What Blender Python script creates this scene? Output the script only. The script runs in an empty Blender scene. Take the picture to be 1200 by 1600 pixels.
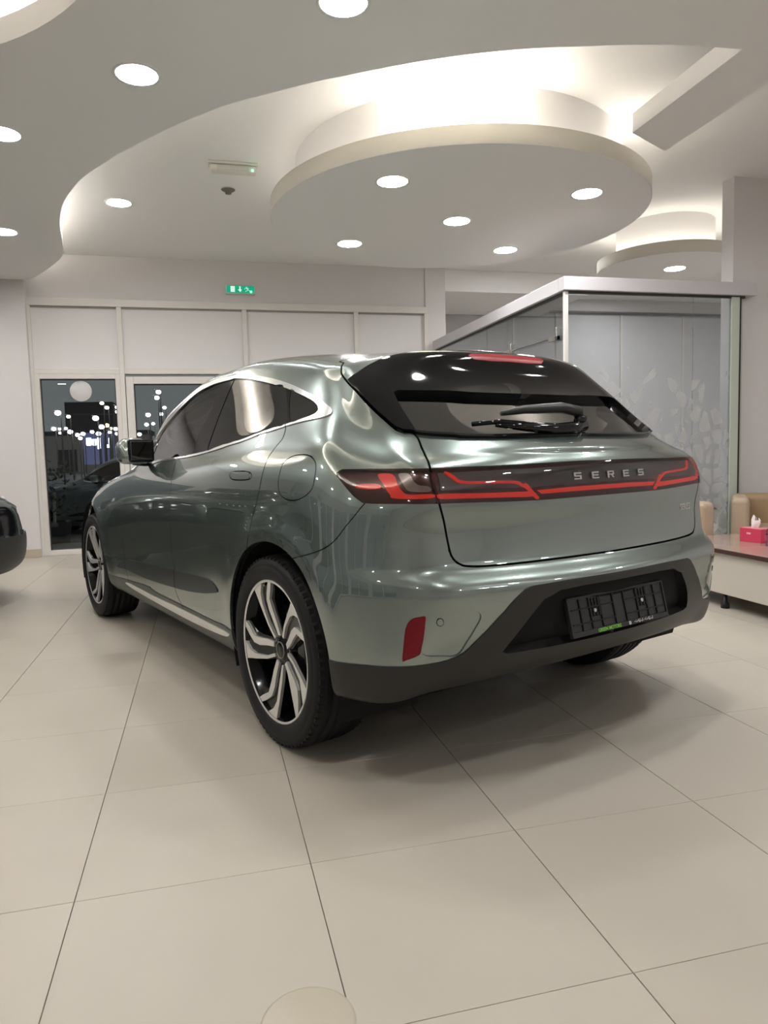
import bpy, bmesh, math, random
import numpy as np
from mathutils import Vector, Matrix
random.seed(7)
SC=bpy.context.scene; COL=SC.collection
# ---------------------------------------------------------------- camera, world, exposure
cam=bpy.data.cameras.new('camera'); co=bpy.data.objects.new('camera',cam); COL.objects.link(co); SC.camera=co
EYE=1.1221; PITCH,ROLL,YAW,FPX=.08468,.02577,.24274,1124.73
cam.sensor_fit='VERTICAL'; cam.sensor_height=36; cam.lens=36*FPX/1600; cam.clip_start=.05; cam.clip_end=400
def cam_axes():
    cy,sy=math.cos(YAW),math.sin(YAW); f=np.array([sy,cy,0]); r=np.array([cy,-sy,0]); d=np.array([0,0,-1.])
    cp,sp=math.cos(PITCH),math.sin(PITCH); f2=f*cp+d*sp; d2=d*cp-f*sp
    cr,sr=math.cos(ROLL),math.sin(ROLL); return r*cr+d2*sr,-r*sr+d2*cr,f2
_r,_d,_f=cam_axes()
M=Matrix.Identity(4)
for i in range(3): M[i][0]=_r[i];M[i][1]=-_d[i];M[i][2]=-_f[i]
M[0][3],M[1][3],M[2][3]=0,0,EYE
co.matrix_world=M
w=bpy.data.worlds.new('night'); SC.world=w; w.use_nodes=True
w.node_tree.nodes['Background'].inputs[0].default_value=(.088,.092,.092,1); w.node_tree.nodes['Background'].inputs[1].default_value=1.0
vs=SC.view_settings; vs.view_transform='Standard'; vs.look='None'; vs.gamma=1; vs.use_curve_mapping=False; vs.exposure=1.0
LAMP=75.0      # radiance of a downlight diffuser
COVE=1.0       # scale of the cove strips
# ---------------------------------------------------------------- materials
def mat(name,col,rough=.5,metal=0.,spec=.5,coat=0.,emit=None,es=0.,noise=None,bump=None,trans=0.,ior=1.45):
    m=bpy.data.materials.new(name); m.use_nodes=True; n=m.node_tree.nodes; l=m.node_tree.links; b=n['Principled BSDF']
    b.inputs['Base Color'].default_value=(*col,1); b.inputs['Roughness'].default_value=rough; b.inputs['Metallic'].default_value=metal
    b.inputs['Specular IOR Level'].default_value=spec; b.inputs['Coat Weight'].default_value=coat; b.inputs['Coat Roughness'].default_value=.02
    b.inputs['Transmission Weight'].default_value=trans; b.inputs['IOR'].default_value=ior
    if emit: b.inputs['Emission Color'].default_value=(*emit,1); b.inputs['Emission Strength'].default_value=es
    if noise:
        sc,amt=noise; tc=n.new('ShaderNodeTexCoord'); t=n.new('ShaderNodeTexNoise'); t.inputs['Scale'].default_value=sc; t.inputs['Detail'].default_value=6
        l.new(tc.outputs['Object'],t.inputs['Vector']); mx=n.new('ShaderNodeMix'); mx.data_type='RGBA'
        mx.inputs['A'].default_value=(*[c*(1-amt) for c in col],1); mx.inputs['B'].default_value=(*[min(1,c*(1+amt)) for c in col],1)
        l.new(t.outputs['Fac'],mx.inputs['Factor']); l.new(mx.outputs['Result'],b.inputs['Base Color'])
    if bump:
        sc,st=bump; tc=n.new('ShaderNodeTexCoord'); t=n.new('ShaderNodeTexNoise'); t.inputs['Scale'].default_value=sc; t.inputs['Detail'].default_value=4
        l.new(tc.outputs['Object'],t.inputs['Vector']); bp=n.new('ShaderNodeBump'); bp.inputs['Strength'].default_value=st; bp.inputs['Distance'].default_value=.002
        l.new(t.outputs['Fac'],bp.inputs['Height']); l.new(bp.outputs['Normal'],b.inputs['Normal'])
    return m
def glassmat(name,tint,refl=1.0,rough=0.0,ior=1.5,fade=0.):
    # pane seen as one thin sheet: tinted see-through plus mirror reflection by Fresnel
    m=bpy.data.materials.new(name); m.use_nodes=True; n=m.node_tree.nodes; l=m.node_tree.links; n.remove(n['Principled BSDF'])
    t=n.new('ShaderNodeBsdfTransparent'); t.inputs[0].default_value=(*tint,1); g=n.new('ShaderNodeBsdfGlossy'); g.inputs['Roughness'].default_value=rough
    f=n.new('ShaderNodeFresnel'); f.inputs['IOR'].default_value=ior; mx=n.new('ShaderNodeMixShader'); src=t
    if fade:
        d=n.new('ShaderNodeBsdfDiffuse'); d.inputs[0].default_value=(.55,.56,.58,1); m2=n.new('ShaderNodeMixShader'); m2.inputs[0].default_value=fade
        l.new(t.outputs[0],m2.inputs[1]); l.new(d.outputs[0],m2.inputs[2]); src=m2
    ml=n.new('ShaderNodeMath'); ml.operation='MULTIPLY'; ml.inputs[1].default_value=refl; l.new(f.outputs[0],ml.inputs[0])
    l.new(ml.outputs[0],mx.inputs[0]); l.new(src.outputs[0],mx.inputs[1]); l.new(g.outputs[0],mx.inputs[2]); l.new(mx.outputs[0],n['Material Output'].inputs[0])
    return m
def glow(name,col,s):
    m=bpy.data.materials.new(name); m.use_nodes=True; n=m.node_tree.nodes; n.remove(n['Principled BSDF']); e=n.new('ShaderNodeEmission')
    e.inputs[0].default_value=(*col,1); e.inputs[1].default_value=s; m.node_tree.links.new(e.outputs[0],n['Material Output'].inputs[0]); return m
def paint(name,col,flake,metal=.55,rough=.32):
    m=mat(name,col,rough,metal,.5,1.0); n=m.node_tree.nodes; l=m.node_tree.links; b=n['Principled BSDF']
    lw=n.new('ShaderNodeLayerWeight'); lw.inputs[0].default_value=.35; mx=n.new('ShaderNodeMix'); mx.data_type='RGBA'
    mx.inputs['A'].default_value=(*flake,1); mx.inputs['B'].default_value=(*col,1); l.new(lw.outputs['Facing'],mx.inputs['Factor']); l.new(mx.outputs['Result'],b.inputs['Base Color'])
    return m
MT=dict(
 wall=mat('wall_paint',(.67,.645,.635),.75,noise=(1.5,.03)), wallwhite=mat('panel_white',(.72,.70,.69),.6), frame=mat('frame_white',(.70,.67,.63),.4),
 ceil=mat('ceiling_paint',(.80,.785,.775),.8), rim=mat('rim_cream',(.60,.57,.50),.7), grout=mat('grout',(.14,.125,.10),.8),
 base=mat('skirting_tile',(.48,.42,.33),.3), lamp=glow('lamp_diffuser',(1,.985,.99),LAMP), lampring=mat('lamp_ring',(.8,.79,.77),.35),
 cove=glow('cove_strip',(1,.93,.80),1.0), blind=mat('grey_blind',(.62,.615,.62),.7), beam=mat('beam_grey_white',(.56,.54,.55),.45),
 metal=mat('brushed_steel',(.55,.54,.52),.3,1.), dark=mat('dark_gasket',(.03,.028,.026),.5), black=mat('black_plastic',(.012,.012,.013),.45),
 pane=glassmat('window_pane',(.80,.83,.84),.9), office=glassmat('office_glass',(.88,.90,.91),.7), sticker=mat('sticker_white',(.62,.61,.60),.6),
 green=mat('sign_green',(.0,.22,.12),.4,emit=(.0,.30,.17),es=.45), signwhite=mat('sign_white',(.7,.8,.75),.4,emit=(.6,.85,.75),es=.35), led=glow('led_green',(.1,1,.5),3.5),
 white=mat('plastic_white',(.68,.66,.60),.4), detector=mat('detector_grey',(.16,.145,.12),.5),
 wood=mat('table_top_laminate',(.38,.27,.22),.12,noise=(3,.06)), woodedge=mat('table_edge_brown',(.060,.022,.016),.35), tablewhite=mat('table_white',(.60,.56,.49),.4),
 leather=mat('chair_leather_tan',(.47,.36,.26),.5,bump=(60,.15)), leather2=mat('chair_leather_brown',(.34,.235,.13),.5,bump=(60,.15)),
 pink=mat('tissue_box_pink',(.62,.05,.11),.4), tissue=mat('tissue_paper',(.85,.78,.76),.8), bottle=glassmat('bottle_plastic',(.85,.88,.93),.8), purple=mat('bottle_cap_purple',(.05,.02,.18),.4),
 blabel=mat('bottle_label_red',(.38,.05,.12),.4), asphalt=mat('asphalt',(.17,.17,.17),.8,noise=(4,.3)), nightwall=mat('outer_wall',(.48,.44,.40),.9),
 nightdark=mat('outer_dark',(.05,.045,.05),.8), pole=mat('lamp_pole',(.10,.10,.10),.6), street=glow('street_lamp_head',(1,.97,.93),12.), amber=glow('amber_head',(1,.45,.12),12.),
 shopsign=glow('shop_sign_glow',(.9,.92,1.),4.), shopblue=glow('shop_sign_blue',(.05,.055,.11),1.0), leaf=mat('shrub_leaf',(.10,.13,.08),.6),
)
# ---------------------------------------------------------------- helpers
def me_obj(name,verts,faces,m,parent=None,smooth=False,mats=None,midx=None):
    d=bpy.data.meshes.new(name); d.from_pydata([tuple(v) for v in verts],[],[tuple(f) for f in faces])
    for x in (mats or [m]): d.materials.append(x)
    if midx is not None: d.polygons.foreach_set('material_index',np.array(midx,dtype=np.int32))
    if smooth: d.polygons.foreach_set('use_smooth',np.ones(len(d.polygons),bool))
    o=bpy.data.objects.new(name,d); COL.objects.link(o)
    if parent: o.parent=parent
    return o
def bm_obj(name,bm,m,parent=None,smooth=False):
    d=bpy.data.meshes.new(name); bm.normal_update(); bm.to_mesh(d); bm.free(); d.materials.append(m)
    if smooth: d.polygons.foreach_set('use_smooth',np.ones(len(d.polygons),bool))
    o=bpy.data.objects.new(name,d); COL.objects.link(o)
    if parent: o.parent=parent
    return o
def add_box(bm,x0,x1,y0,y1,z0,z1,bev=0.,seg=2):
    g=bmesh.ops.create_cube(bm,size=1)['verts']
    for v in g: v.co=Vector(((x0+x1)/2+v.co.x*(x1-x0),(y0+y1)/2+v.co.y*(y1-y0),(z0+z1)/2+v.co.z*(z1-z0)))
    if bev>0:
        es=list({e for v in g for e in v.link_edges}); bmesh.ops.bevel(bm,geom=es,offset=bev,segments=seg,affect='EDGES',profile=.5)
def box(name,x0,x1,y0,y1,z0,z1,m,parent=None,bev=0.,seg=2):
    bm=bmesh.new(); add_box(bm,x0,x1,y0,y1,z0,z1,bev,seg); return bm_obj(name,bm,m,parent)
def add_lathe(bm,prof,n=48,axis='z',c=(0,0,0),caps=False):
    rings=[]
    for r,h in prof:
        ring=[]
        for k in range(n):
            a=2*math.pi*k/n; p=(r*math.cos(a),r*math.sin(a),h)
            if axis=='y': p=(p[0],p[2],p[1])
            if axis=='x': p=(p[2],p[0],p[1])
            ring.append(bm.verts.new((p[0]+c[0],p[1]+c[1],p[2]+c[2])))
        rings.append(ring)
    for a,b in zip(rings,rings[1:]):
        for k in range(n): bm.faces.new((a[k],a[(k+1)%n],b[(k+1)%n],b[k]))
    if caps: bm.faces.new(rings[0][::-1]); bm.faces.new(rings[-1])
def add_tube(bm,pts,rad,n=10,flat=1.):
    pts=[Vector(p) for p in pts]; R=rad if hasattr(rad,'__len__') else [rad]*len(pts); rings=[]
    for i,p in enumerate(pts):
        t=(pts[min(i+1,len(pts)-1)]-pts[max(i-1,0)]).normalized(); up=Vector((0,0,1)) if abs(t.z)<.95 else Vector((1,0,0))
        s=t.cross(up).normalized(); u=s.cross(t)
        rings.append([bm.verts.new(p+(s*math.cos(2*math.pi*k/n)+u*flat*math.sin(2*math.pi*k/n))*R[i]) for k in range(n)])
    for a,b in zip(rings,rings[1:]):
        for k in range(n): bm.faces.new((a[k],a[(k+1)%n],b[(k+1)%n],b[k]))
    bm.faces.new(rings[0][::-1]); bm.faces.new(rings[-1])
def empty(name,loc=(0,0,0),rz=0.):
    o=bpy.data.objects.new(name,None); COL.objects.link(o); o.location=loc; o.rotation_euler=(0,0,rz); o.empty_display_size=.1; return o
def tag(o,label=None,cat=None,group=None,kind=None):
    if label: o['label']=label
    if cat: o['category']=cat
    if group: o['group']=group
    if kind: o['kind']=kind
    return o
def struct(o): o['kind']='structure'; return o
def copy_tree(o,parent=None):
    c=o.copy(); COL.objects.link(c)
    if parent: c.parent=parent
    for ch in list(o.children): copy_tree(ch,c)
    return c
def flat_shape(name,outer,holes,z0,z1,m,parent=None):
    # a horizontal slab with holes, from closed outlines
    cu=bpy.data.curves.new(name,'CURVE'); cu.dimensions='2D'; cu.fill_mode='BOTH'; cu.extrude=(z1-z0)/2
    for pts in [outer]+holes:
        s=cu.splines.new('POLY'); s.points.add(len(pts)-1); s.use_cyclic_u=True
        for p,q in zip(s.points,pts): p.co=(q[0],q[1],0,1)
    t=bpy.data.objects.new('tmp',cu); COL.objects.link(t); dg=bpy.context.evaluated_depsgraph_get(); d=bpy.data.meshes.new_from_object(t.evaluated_get(dg))
    bpy.data.objects.remove(t); bpy.data.curves.remove(cu); d.name=name; d.materials.clear(); d.materials.append(m)
    d.polygons.foreach_set('use_smooth',np.zeros(len(d.polygons),bool))
    d.transform(Matrix.Translation((0,0,(z0+z1)/2)))
    o=bpy.data.objects.new(name,d); COL.objects.link(o)
    if parent: o.parent=parent
    return o
def text_mesh(name,body,size,m,parent,mw,ext=.0004,bold=0.,align='CENTER',sp=1.0,sx=1.):
    cu=bpy.data.curves.new(name,'FONT'); cu.body=body; cu.size=size; cu.extrude=ext; cu.offset=bold; cu.align_x=align; cu.space_character=sp; cu.resolution_u=3
    t=bpy.data.objects.new('tmp',cu); COL.objects.link(t); dg=bpy.context.evaluated_depsgraph_get(); d=bpy.data.meshes.new_from_object(t.evaluated_get(dg))
    bpy.data.objects.remove(t); bpy.data.curves.remove(cu); d.name=name; d.materials.clear(); d.materials.append(m)
    d.transform(Matrix.Scale(sx,4,(1,0,0)))
    o=bpy.data.objects.new(name,d); COL.objects.link(o); o.parent=parent; o.matrix_local=mw; return o
# ================================================================ THE ROOM
YB=9.06; ZC=3.45; ZD=3.13; S=.6045; TX,TY=-.975,1.8855
XL,YF,XR=-8.0,-5.0,7.0
# floor: grout bed with porcelain tiles laid on it
def tile_mat():
    m=mat('porcelain_tile',(.50,.455,.38),.36,spec=.27); n=m.node_tree.nodes; l=m.node_tree.links; b=n['Principled BSDF']
    oi=n.new('ShaderNodeObjectInfo'); tc=n.new('ShaderNodeTexCoord'); ns=n.new('ShaderNodeTexNoise'); ns.inputs['Scale'].default_value=2.2; ns.inputs['Detail'].default_value=5
    ad=n.new('ShaderNodeVectorMath'); ad.operation='ADD'; l.new(tc.outputs['Object'],ad.inputs[0]); l.new(oi.outputs['Location'],ad.inputs[1]); l.new(ad.outputs[0],ns.inputs['Vector'])
    mx=n.new('ShaderNodeMix'); mx.data_type='RGBA'; mx.inputs['A'].default_value=(.450,.413,.346,1); mx.inputs['B'].default_value=(.515,.478,.406,1)
    a2=n.new('ShaderNodeMath'); a2.operation='MULTIPLY_ADD'; a2.inputs[1].default_value=.35; l.new(oi.outputs['Random'],a2.inputs[0]); l.new(ns.outputs['Fac'],a2.inputs[2])
    s2=n.new('ShaderNodeMath'); s2.operation='SUBTRACT'; s2.inputs[1].default_value=.17; l.new(a2.outputs[0],s2.inputs[0]); l.new(s2.outputs[0],mx.inputs['Factor']); l.new(mx.outputs['Result'],b.inputs['Base Color'])
    return m
MT['tile']=tile_mat()
floor=struct(box('floor',XL,9.2,YF,10.8,-.12,-.0035,MT['grout']))
floor['label']='beige polished porcelain tile floor'
def tile_mesh(name,w,d,c=.0007,th=.0032):
    x,y=w/2,d/2; v=[(-x,-y,-th),(x,-y,-th),(x,y,-th),(-x,y,-th),(-x,-y,-c),(x,-y,-c),(x,y,-c),(-x,y,-c),(-x+c,-y+c,0),(x-c,-y+c,0),(x-c,y-c,0),(-x+c,y-c,0)]
    f=[(8,9,10,11)]+[(a,b,b+4,a+4) for a,b in ((0,1),(1,2),(2,3),(3,0)) for a,b in ((a,b),)]
    f=[(8,9,10,11)]
    for a in range(4):
        b=(a+1)%4; f+= [(a,b,b+4,a+4),(a+4,b+4,b+8,a+8)]
    d_=bpy.data.meshes.new(name); d_.from_pydata(v,[],f); d_.materials.append(MT['tile']); return d_
TM=tile_mesh('tile',S-.0024,S-.0013)
near=set()
for i in range(-4,10):
    for j in range(-3,12):
        x,y=TX+(i+.5)*S,TY+(j+.5)*S
        if y<.35 or (y<2.2 and (x<-1.6 or x>2.6)) or x>5.4 : continue
        o=bpy.data.objects.new('tile',TM); COL.objects.link(o); o.location=(x,y,0); o.parent=floor; near.add((i,j))
vv,ff=[],[]
for i in range(-12,17):
    for j in range(-12,15):
        if (i,j) in near: continue
        x0,y0=TX+i*S+.0013,TY+j*S+.0013; x1,y1=x0+S-.0026,y0+S-.0026
        if x0<XL or x1>9.2 or y0<YF or y1>10.8: continue
        b=len(vv); vv+=[(x0,y0,0),(x1,y0,0),(x1,y1,0),(x0,y1,0),(x0,y0,-.0034),(x1,y0,-.0034),(x1,y1,-.0034),(x0,y1,-.0034)]; ff+=[(b,b+1,b+2,b+3)]+[(b+k+4,b+(k+1)%4+4,b+(k+1)%4,b+k) for k in range(4)]
t=me_obj('tile',vv,ff,MT['tile'],floor); t['kind']='stuff'
# walls
def wall(name,*a,m=None):
    return struct(box(name,*a,m or MT['wall']))
bw=bmesh.new()   # back wall above the storefront, with the pier and the return on the right
add_box(bw,-1.88,2.87,YB,YB+.2,2.95,ZC); add_box(bw,XL,-1.88,YB,YB+.2,2.10,ZC); add_box(bw,-2.26,-1.865,YB-.11,YB+.2,0,ZC); add_box(bw,2.86,3.13,YB-.02,YB+.24,0,ZC)
add_box(bw,-4.9,-4.6,YB-.02,YB+.2,0,2.6)
struct(bm_obj('wall_back',bw,MT['wall']))
struct(box('baseboard_back',-2.265,-1.86,YB-.122,YB-.105,0,.10,MT['base'],bev=.003))
bw=bmesh.new(); add_box(bw,3.13,9.2,10.6,10.8,3.26,ZC); add_box(bw,3.13,3.20,YB+.2,10.8,0,ZC); add_box(bw,9.0,9.2,5.6,10.8,0,ZC); add_box(bw,3.0,3.13,YB+.2,10.8,0,ZC)
struct(bm_obj('wall_recess',bw,MT['wall']))
struct(box('trim_1',3.2,9.0,10.57,10.62,3.235,3.262,mat('blind_rail_grey',(.16,.155,.15),.5),bev=.004))
bl=struct(box('wall_blind',3.2,9.0,10.66,10.7,0,3.24,MT['blind']))
for k in range(5):
    box('blind_panel',3.22+k*1.16,3.22+k*1.16+1.13,10.64,10.66,.05,3.21,MT['blind'],bl)
    if k: box('mullion',3.21+k*1.16-.016,3.21+k*1.16+.016,10.615,10.655,0,3.22,MT['frame'],bl,bev=.003)
wall('wall_right',4.64,XR,5.60,5.75,0,ZC); wall('wall_side',XR,XR+.15,YF,5.75,0,ZC); wall('wall_front',XL,XR,YF-.15,YF,0,ZC)
bw=bmesh.new(); add_box(bw,XL-.15,XL,YF,YB,2.2,ZC)
for k in range(6): add_box(bw,XL-.15,XL,YF+k*2.78,YF+k*2.78+.35,0,2.6)
struct(bm_obj('wall_left',bw,MT['wall']))
# soffit by the recess
struct(box('trim_2',2.80,5.2,YB+.02,10.6,3.17,ZC,MT['ceil'],bev=.004))
# ceiling, drop slab with the S-shaped edge, hanging discs
struct(box('ceiling',XL,9.2,YF,10.8,ZC,ZC+.12,MT['ceil']))
SP=[(-1.81,8.94),(-1.66,8.71),(-1.40,8.19),(-1.26,7.83),(-1.18,7.37),(-1.11,6.86),(-1.01,6.38),(-.89,6.02),(-.74,5.68),(-.58,5.42),(-.39,5.13),(-.18,4.86),(-.05,4.70),(.10,4.53),(.24,4.39),(.38,4.28),(.64,4.08),(.81,3.97),(1.21,3.73),(1.61,3.55),(2.02,3.43),(2.23,3.38),(2.45,3.34),(2.78,3.31)]
def smooth(P,n=6,closed=False):
    P=[np.array(p,float) for p in P]; o=[]; N=len(P)
    for i in range(N if closed else N-1):
        p0,p1,p2,p3=[P[(i+k)%N] if closed else P[min(max(i+k,0),N-1)] for k in (-1,0,1,2)]
        for s in range(n):
            t=s/n; o.append(.5*((2*p1)+(-p0+p2)*t+(2*p0-5*p1+4*p2-p3)*t*t+(-p0+3*p1-3*p2+p3)*t**3))
    if not closed: o.append(P[-1])
    return o
def circ(cx,cy,r,n=96): return [(cx+r*math.cos(2*math.pi*k/n),cy+r*math.sin(2*math.pi*k/n)) for k in range(n)]
hole=circ(-1.87,2.62,1.70)
outer=[(XL,YF),(3.18,YF),(3.18,4.52),(2.785,4.30)]+[tuple(p) for p in smooth(SP)[::-1]]+[(-1.95,YB),(XL,YB)]
slab=struct(flat_shape('trim_3',outer,[hole,circ(-2.78,6.95,.80,64)],ZD,ZD+.12,MT['ceil']))
def disc(n,cx,cy,r,z,rd,h=.12):
    d=struct(flat_shape('trim_%d'%n,circ(cx,cy,r,128),[],z,z+h,MT['ceil']))
    bm=bmesh.new(); add_lathe(bm,[(r+.0015,z+.002),(r+.0025,z+h),(r-.03,z+h+.001)],128,c=(cx,cy,0)); bm_obj('rim_band',bm,MT['rim'],d,True)
    bm=bmesh.new(); add_lathe(bm,[(rd,z+h),(rd,ZC)],128,c=(cx,cy,0)); bm_obj('drum',bm,MT['ceil'],d,True)
    return d
D1=disc(4,2.12,5.81,1.52,3.0,1.31); D2=disc(5,4.93,7.0,.70,3.0,.50)
# cove lights: LED strips lying on top of the discs behind the rim, brightest at the front
def cove(d,cx,cy,rd,r,z,a0,a1,s):
    m=glow('cove_strip',(1,.93,.80),s*COVE); rm=(rd+r)/2; k=max(2,int((a1-a0)/6)); v,f=[],[]
    for i in range(k+1):
        a=math.radians(a0+(a1-a0)*i/k)
        for q in (rm-.03,rm+.03): v.append((cx+q*math.cos(a),cy+q*math.sin(a),z+.128))
    f=[(2*i,2*i+1,2*i+3,2*i+2) for i in range(k)]; me_obj('led_strip',v,f,m,d)
cove(D1,2.12,5.81,1.31,1.52,3.0,-180,180,1.8)
cove(D1,2.12,5.81,1.31,1.52,3.001,-122,-97,80.)
cove(D1,2.12,5.81,1.31,1.52,3.001,-50,-40,26.)
cove(D2,4.93,7.0,.50,.70,3.0,-180,180,4.5)
# cove of the round opening above the left of the camera
v=[];n=64
for k in range(n):
    a=2*math.pi*k/n
    for q in (1.80,1.87): v.append((-1.87+q*math.cos(a),2.62+q*math.sin(a),ZD+.13))
me_obj('led_strip',v,[(2*k,2*k+1,(2*k+3)%(2*n),(2*k+2)%(2*n)) for k in range(n)],glow('cove_strip',(1,.93,.80),16.),slab)
v=[]  # unseen lit opening, added so the rear side glass mirrors a bright ellipse
for k in range(n):
    a=2*math.pi*k/n
    for q in (.86,.93): v.append((-2.78+q*math.cos(a),6.95+q*math.sin(a),ZD+.13))
me_obj('led_strip',v,[(2*k,2*k+1,(2*k+3)%(2*n),(2*k+2)%(2*n)) for k in range(n)],glow('cove_strip',(1,.93,.80),26.),slab)
v=[]; PS=np.array(smooth(SP)); GS=np.gradient(PS,axis=0); GS/=np.hypot(GS[:,0],GS[:,1])[:,None]
for p,q in zip(PS,GS):
    for o_ in (.10,.16): v.append((p[0]+q[1]*o_,p[1]-q[0]*o_,ZD+.13))
me_obj('led_strip',v,[(2*k,2*k+1,2*k+3,2*k+2) for k in range(len(v)//2-1)],glow('cove_strip',(1,.95,.86),5.),slab)
# downlights
dl=empty('downlight',(0,0,0))
bm=bmesh.new(); add_lathe(bm,[(.104,-.001),(.122,-.006),(.125,0),(.125,.002)],40); bm_obj('trim_ring',bm,MT['lampring'],dl,True)
bm=bmesh.new(); add_lathe(bm,[(.002,-.0035),(.105,-.003)],40); 
bmesh.ops.reverse_faces(bm,faces=bm.faces[:]); bm_obj('diffuser',bm,MT['lamp'],dl)
PLACES=[]
def put(x,y,z,label,group=None):
    o=dl if not PLACES else copy_tree(dl); o.location=(x,y,z); PLACES.append((x,y)); tag(o,label,'ceiling light',group); return o
put(2.12,5.80,3.0,'middle recessed round downlight of the five under the large hanging ceiling disc')
put(1.37,5.04,3.0,'front left round downlight under the large hanging ceiling disc')
put(2.87,5.02,3.0,'right-hand front round downlight under the large hanging ceiling disc')
put(1.37,6.57,3.0,'back left round downlight under the large hanging ceiling disc')
put(2.88,6.55,3.0,'back right round downlight under the large hanging ceiling disc')
put(-.25,4.16,ZD,'large round downlight in the lower ceiling at the upper left of the photo')
put(.70,3.34,ZD,'round downlight cut off by the top edge of the photo')
put(-1.12,5.04,ZD,'upper of the two round downlights cut off by the left edge')
put(-1.62,7.13,ZD,'lower of the two round downlights cut off by the left edge')
put(-.65,7.19,ZC,'round downlight in the raised ceiling left of the emergency light')
put(5.02,6.95,3.0,'small downlight under the far hanging disc above the glass office')
UN=[(-6.2,-2),(-3.6,-2.8),(-5.6,1.2),(-3.8,4.6),(-5.0,6.8),(-3.4,8.35),(-6,3.6),(-6,6)]  # the one by the back wall is added to brighten what the side glass mirrors
for x,y in UN: put(x,y,ZD,'unseen round recessed downlight in the lower ceiling outside the photo','downlights behind and beside the camera')
UN2=[(1.72,2.62),(2.72,2.05),(-.6,1.3),(1.0,.7)]  # last two are added to brighten the floor near the camera
for x,y in UN2: put(x,y,ZD,'unseen round recessed downlight in the lower ceiling outside the photo','downlights behind and beside the camera')
for x,y in [(4.2,-3),(5.8,-3),(4.2,-.5),(5.8,-.5),(5.8,2.0),(4.1,2.6)]: put(x,y,ZC,'round recessed downlight in the raised ceiling right of the camera','downlights in the raised ceiling on the right')
for x,y in [(3.9,7.9),(5.9,8.2),(6.6,6.6),(7.6,8.2),(4.4,9.3),(6.2,9.6)]: put(x,y,ZC,'unseen round downlight added to light the glass office, hidden by its beam','added downlights above the glass office')  # unseen lamps added because the office inside came out too dark
# storefront in the back wall
def frame_box(bm,x0,x1,z0,z1,y0=YB-.02,y1=YB+.10): add_box(bm,x0,x1,y0,y1,z0,z1,.004,1)
def window(name,x0,x1,z0,z1,door=False,t=.055):
    bm=bmesh.new(); frame_box(bm,x0,x0+t,z0,z1); frame_box(bm,x1-t,x1,z0,z1); frame_box(bm,x0+t,x1-t,z1-t,z1); frame_box(bm,x0+t,x1-t,z0,z0+t*1.1)
    o=struct(bm_obj(name,bm,MT['frame'])); box('pane',x0+t-.004,x1-t+.004,YB+.035,YB+.045,z0+t,z1-t+.004,MT['pane'],o); 
    bm=bmesh.new(); q=.012
    for a in ((x0+t,x0+t+q,z0+t,z1-t),(x1-t-q,x1-t,z0+t,z1-t),(x0+t,x1-t,z1-t-q,z1-t)): add_box(bm,a[0],a[1],YB+.02,YB+.034,a[2],a[3])
    bm_obj('gasket',bm,MT['dark'],o); return o
COLS=[-1.865,-.885,.555,1.94,2.865]
tr=bmesh.new(); add_box(tr,-1.87,2.87,YB-.035,YB+.12,2.87,2.955,.004,1); add_box(tr,-1.87,2.87,YB-.02,YB+.1,2.10,2.16,.004,1)
for x in COLS: add_box(tr,x-.028,x+.028,YB-.03,YB+.11,0,2.87,.004,1)
to=struct(bm_obj('trim_6',tr,MT['frame']))
for a,b in zip(COLS,COLS[1:]):
    p=box('transom_panel',a+.028,b-.028,YB+.01,YB+.05,2.16,2.87,MT['wallwhite'],to)
    box('gasket',a+.028,b-.028,YB-.004,YB+.012,2.852,2.868,mat('shadow_line',(.33,.31,.29),.7),to)  # no seal here: shade under the head frame is put into the strip's colour
window('window_1',-1.84,-.91,.0,2.10); 
d1=window('door_1',-.85,.53,.03,2.07,t=.085); window('window_2',.58,1.915,0,2.10); window('window_3',1.965,2.84,0,2.10)
bm=bmesh.new(); add_tube(bm,[(.36,YB-.07,.85),(.36,YB-.07,1.45)],.014); add_box(bm,.35,.37,YB-.07,YB,.9,.92); add_box(bm,.35,.37,YB-.07,YB,1.38,1.4); bm_obj('door_handle',bm,MT['metal'],d1)
window('window_4',-4.6,-2.30,.0,2.1); window('window_5',XL,-4.9,0,2.1)
for k in range(5):   # left side storefront
    y0,y1=YF+.35+k*2.78,YF+(k+1)*2.78; bm=bmesh.new()
    for a in ((y0,y0+.05,0,2.2),(y1-.05,y1,0,2.2),(y0,y1,2.15,2.2),(y0,y1,0,.06),(y0+1.2,y0+1.25,0,2.2)): add_box(bm,XL-.1,XL-.02,a[0],a[1],a[2],a[3])
    o=struct(bm_obj('window_%d'%(6+k),bm,MT['frame'])); box('pane',XL-.065,XL-.055,y0,y1,.05,2.17,MT['pane'],o)
# ================================================================ things on the ceiling and the back wall
st=empty('door_sticker',(-1.355,YB+.03,1.908)); bm=bmesh.new(); add_lathe(bm,[(.0001,-.003),(.118,-.003),(.120,-.001),(.120,.002)],40,axis='y'); bm_obj('disc',bm,MT['sticker'],st,True)
tag(st,'round white safety sticker on the left glass pane','sticker')
ex=empty('exit_sign',(.52,YB,3.05))
box('housing',-.175,.175,-.045,0,0,.105,MT['white'],ex,.008); box('panel',-.165,.165,-.052,-.044,.012,.098,MT['green'],ex,.004)
box('door_symbol',-.115,-.065,-.056,-.051,.022,.09,MT['signwhite'],ex)
bm=bmesh.new(); add_box(bm,-.012,.004,-.056,-.051,.048,.09); 
v=[bm.verts.new((x,y,z)) for y in (-.056,-.051) for x,z in ((-.028,.052),(.020,.052),(-.004,.02))]; bm.faces.new(v[:3]); bm.faces.new(v[3:][::-1])
for k in range(3): bm.faces.new((v[k],v[k+3],v[(k+1)%3+3],v[(k+1)%3]))
bm_obj('arrow_symbol',bm,MT['signwhite'],ex)
bm=bmesh.new()
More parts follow.
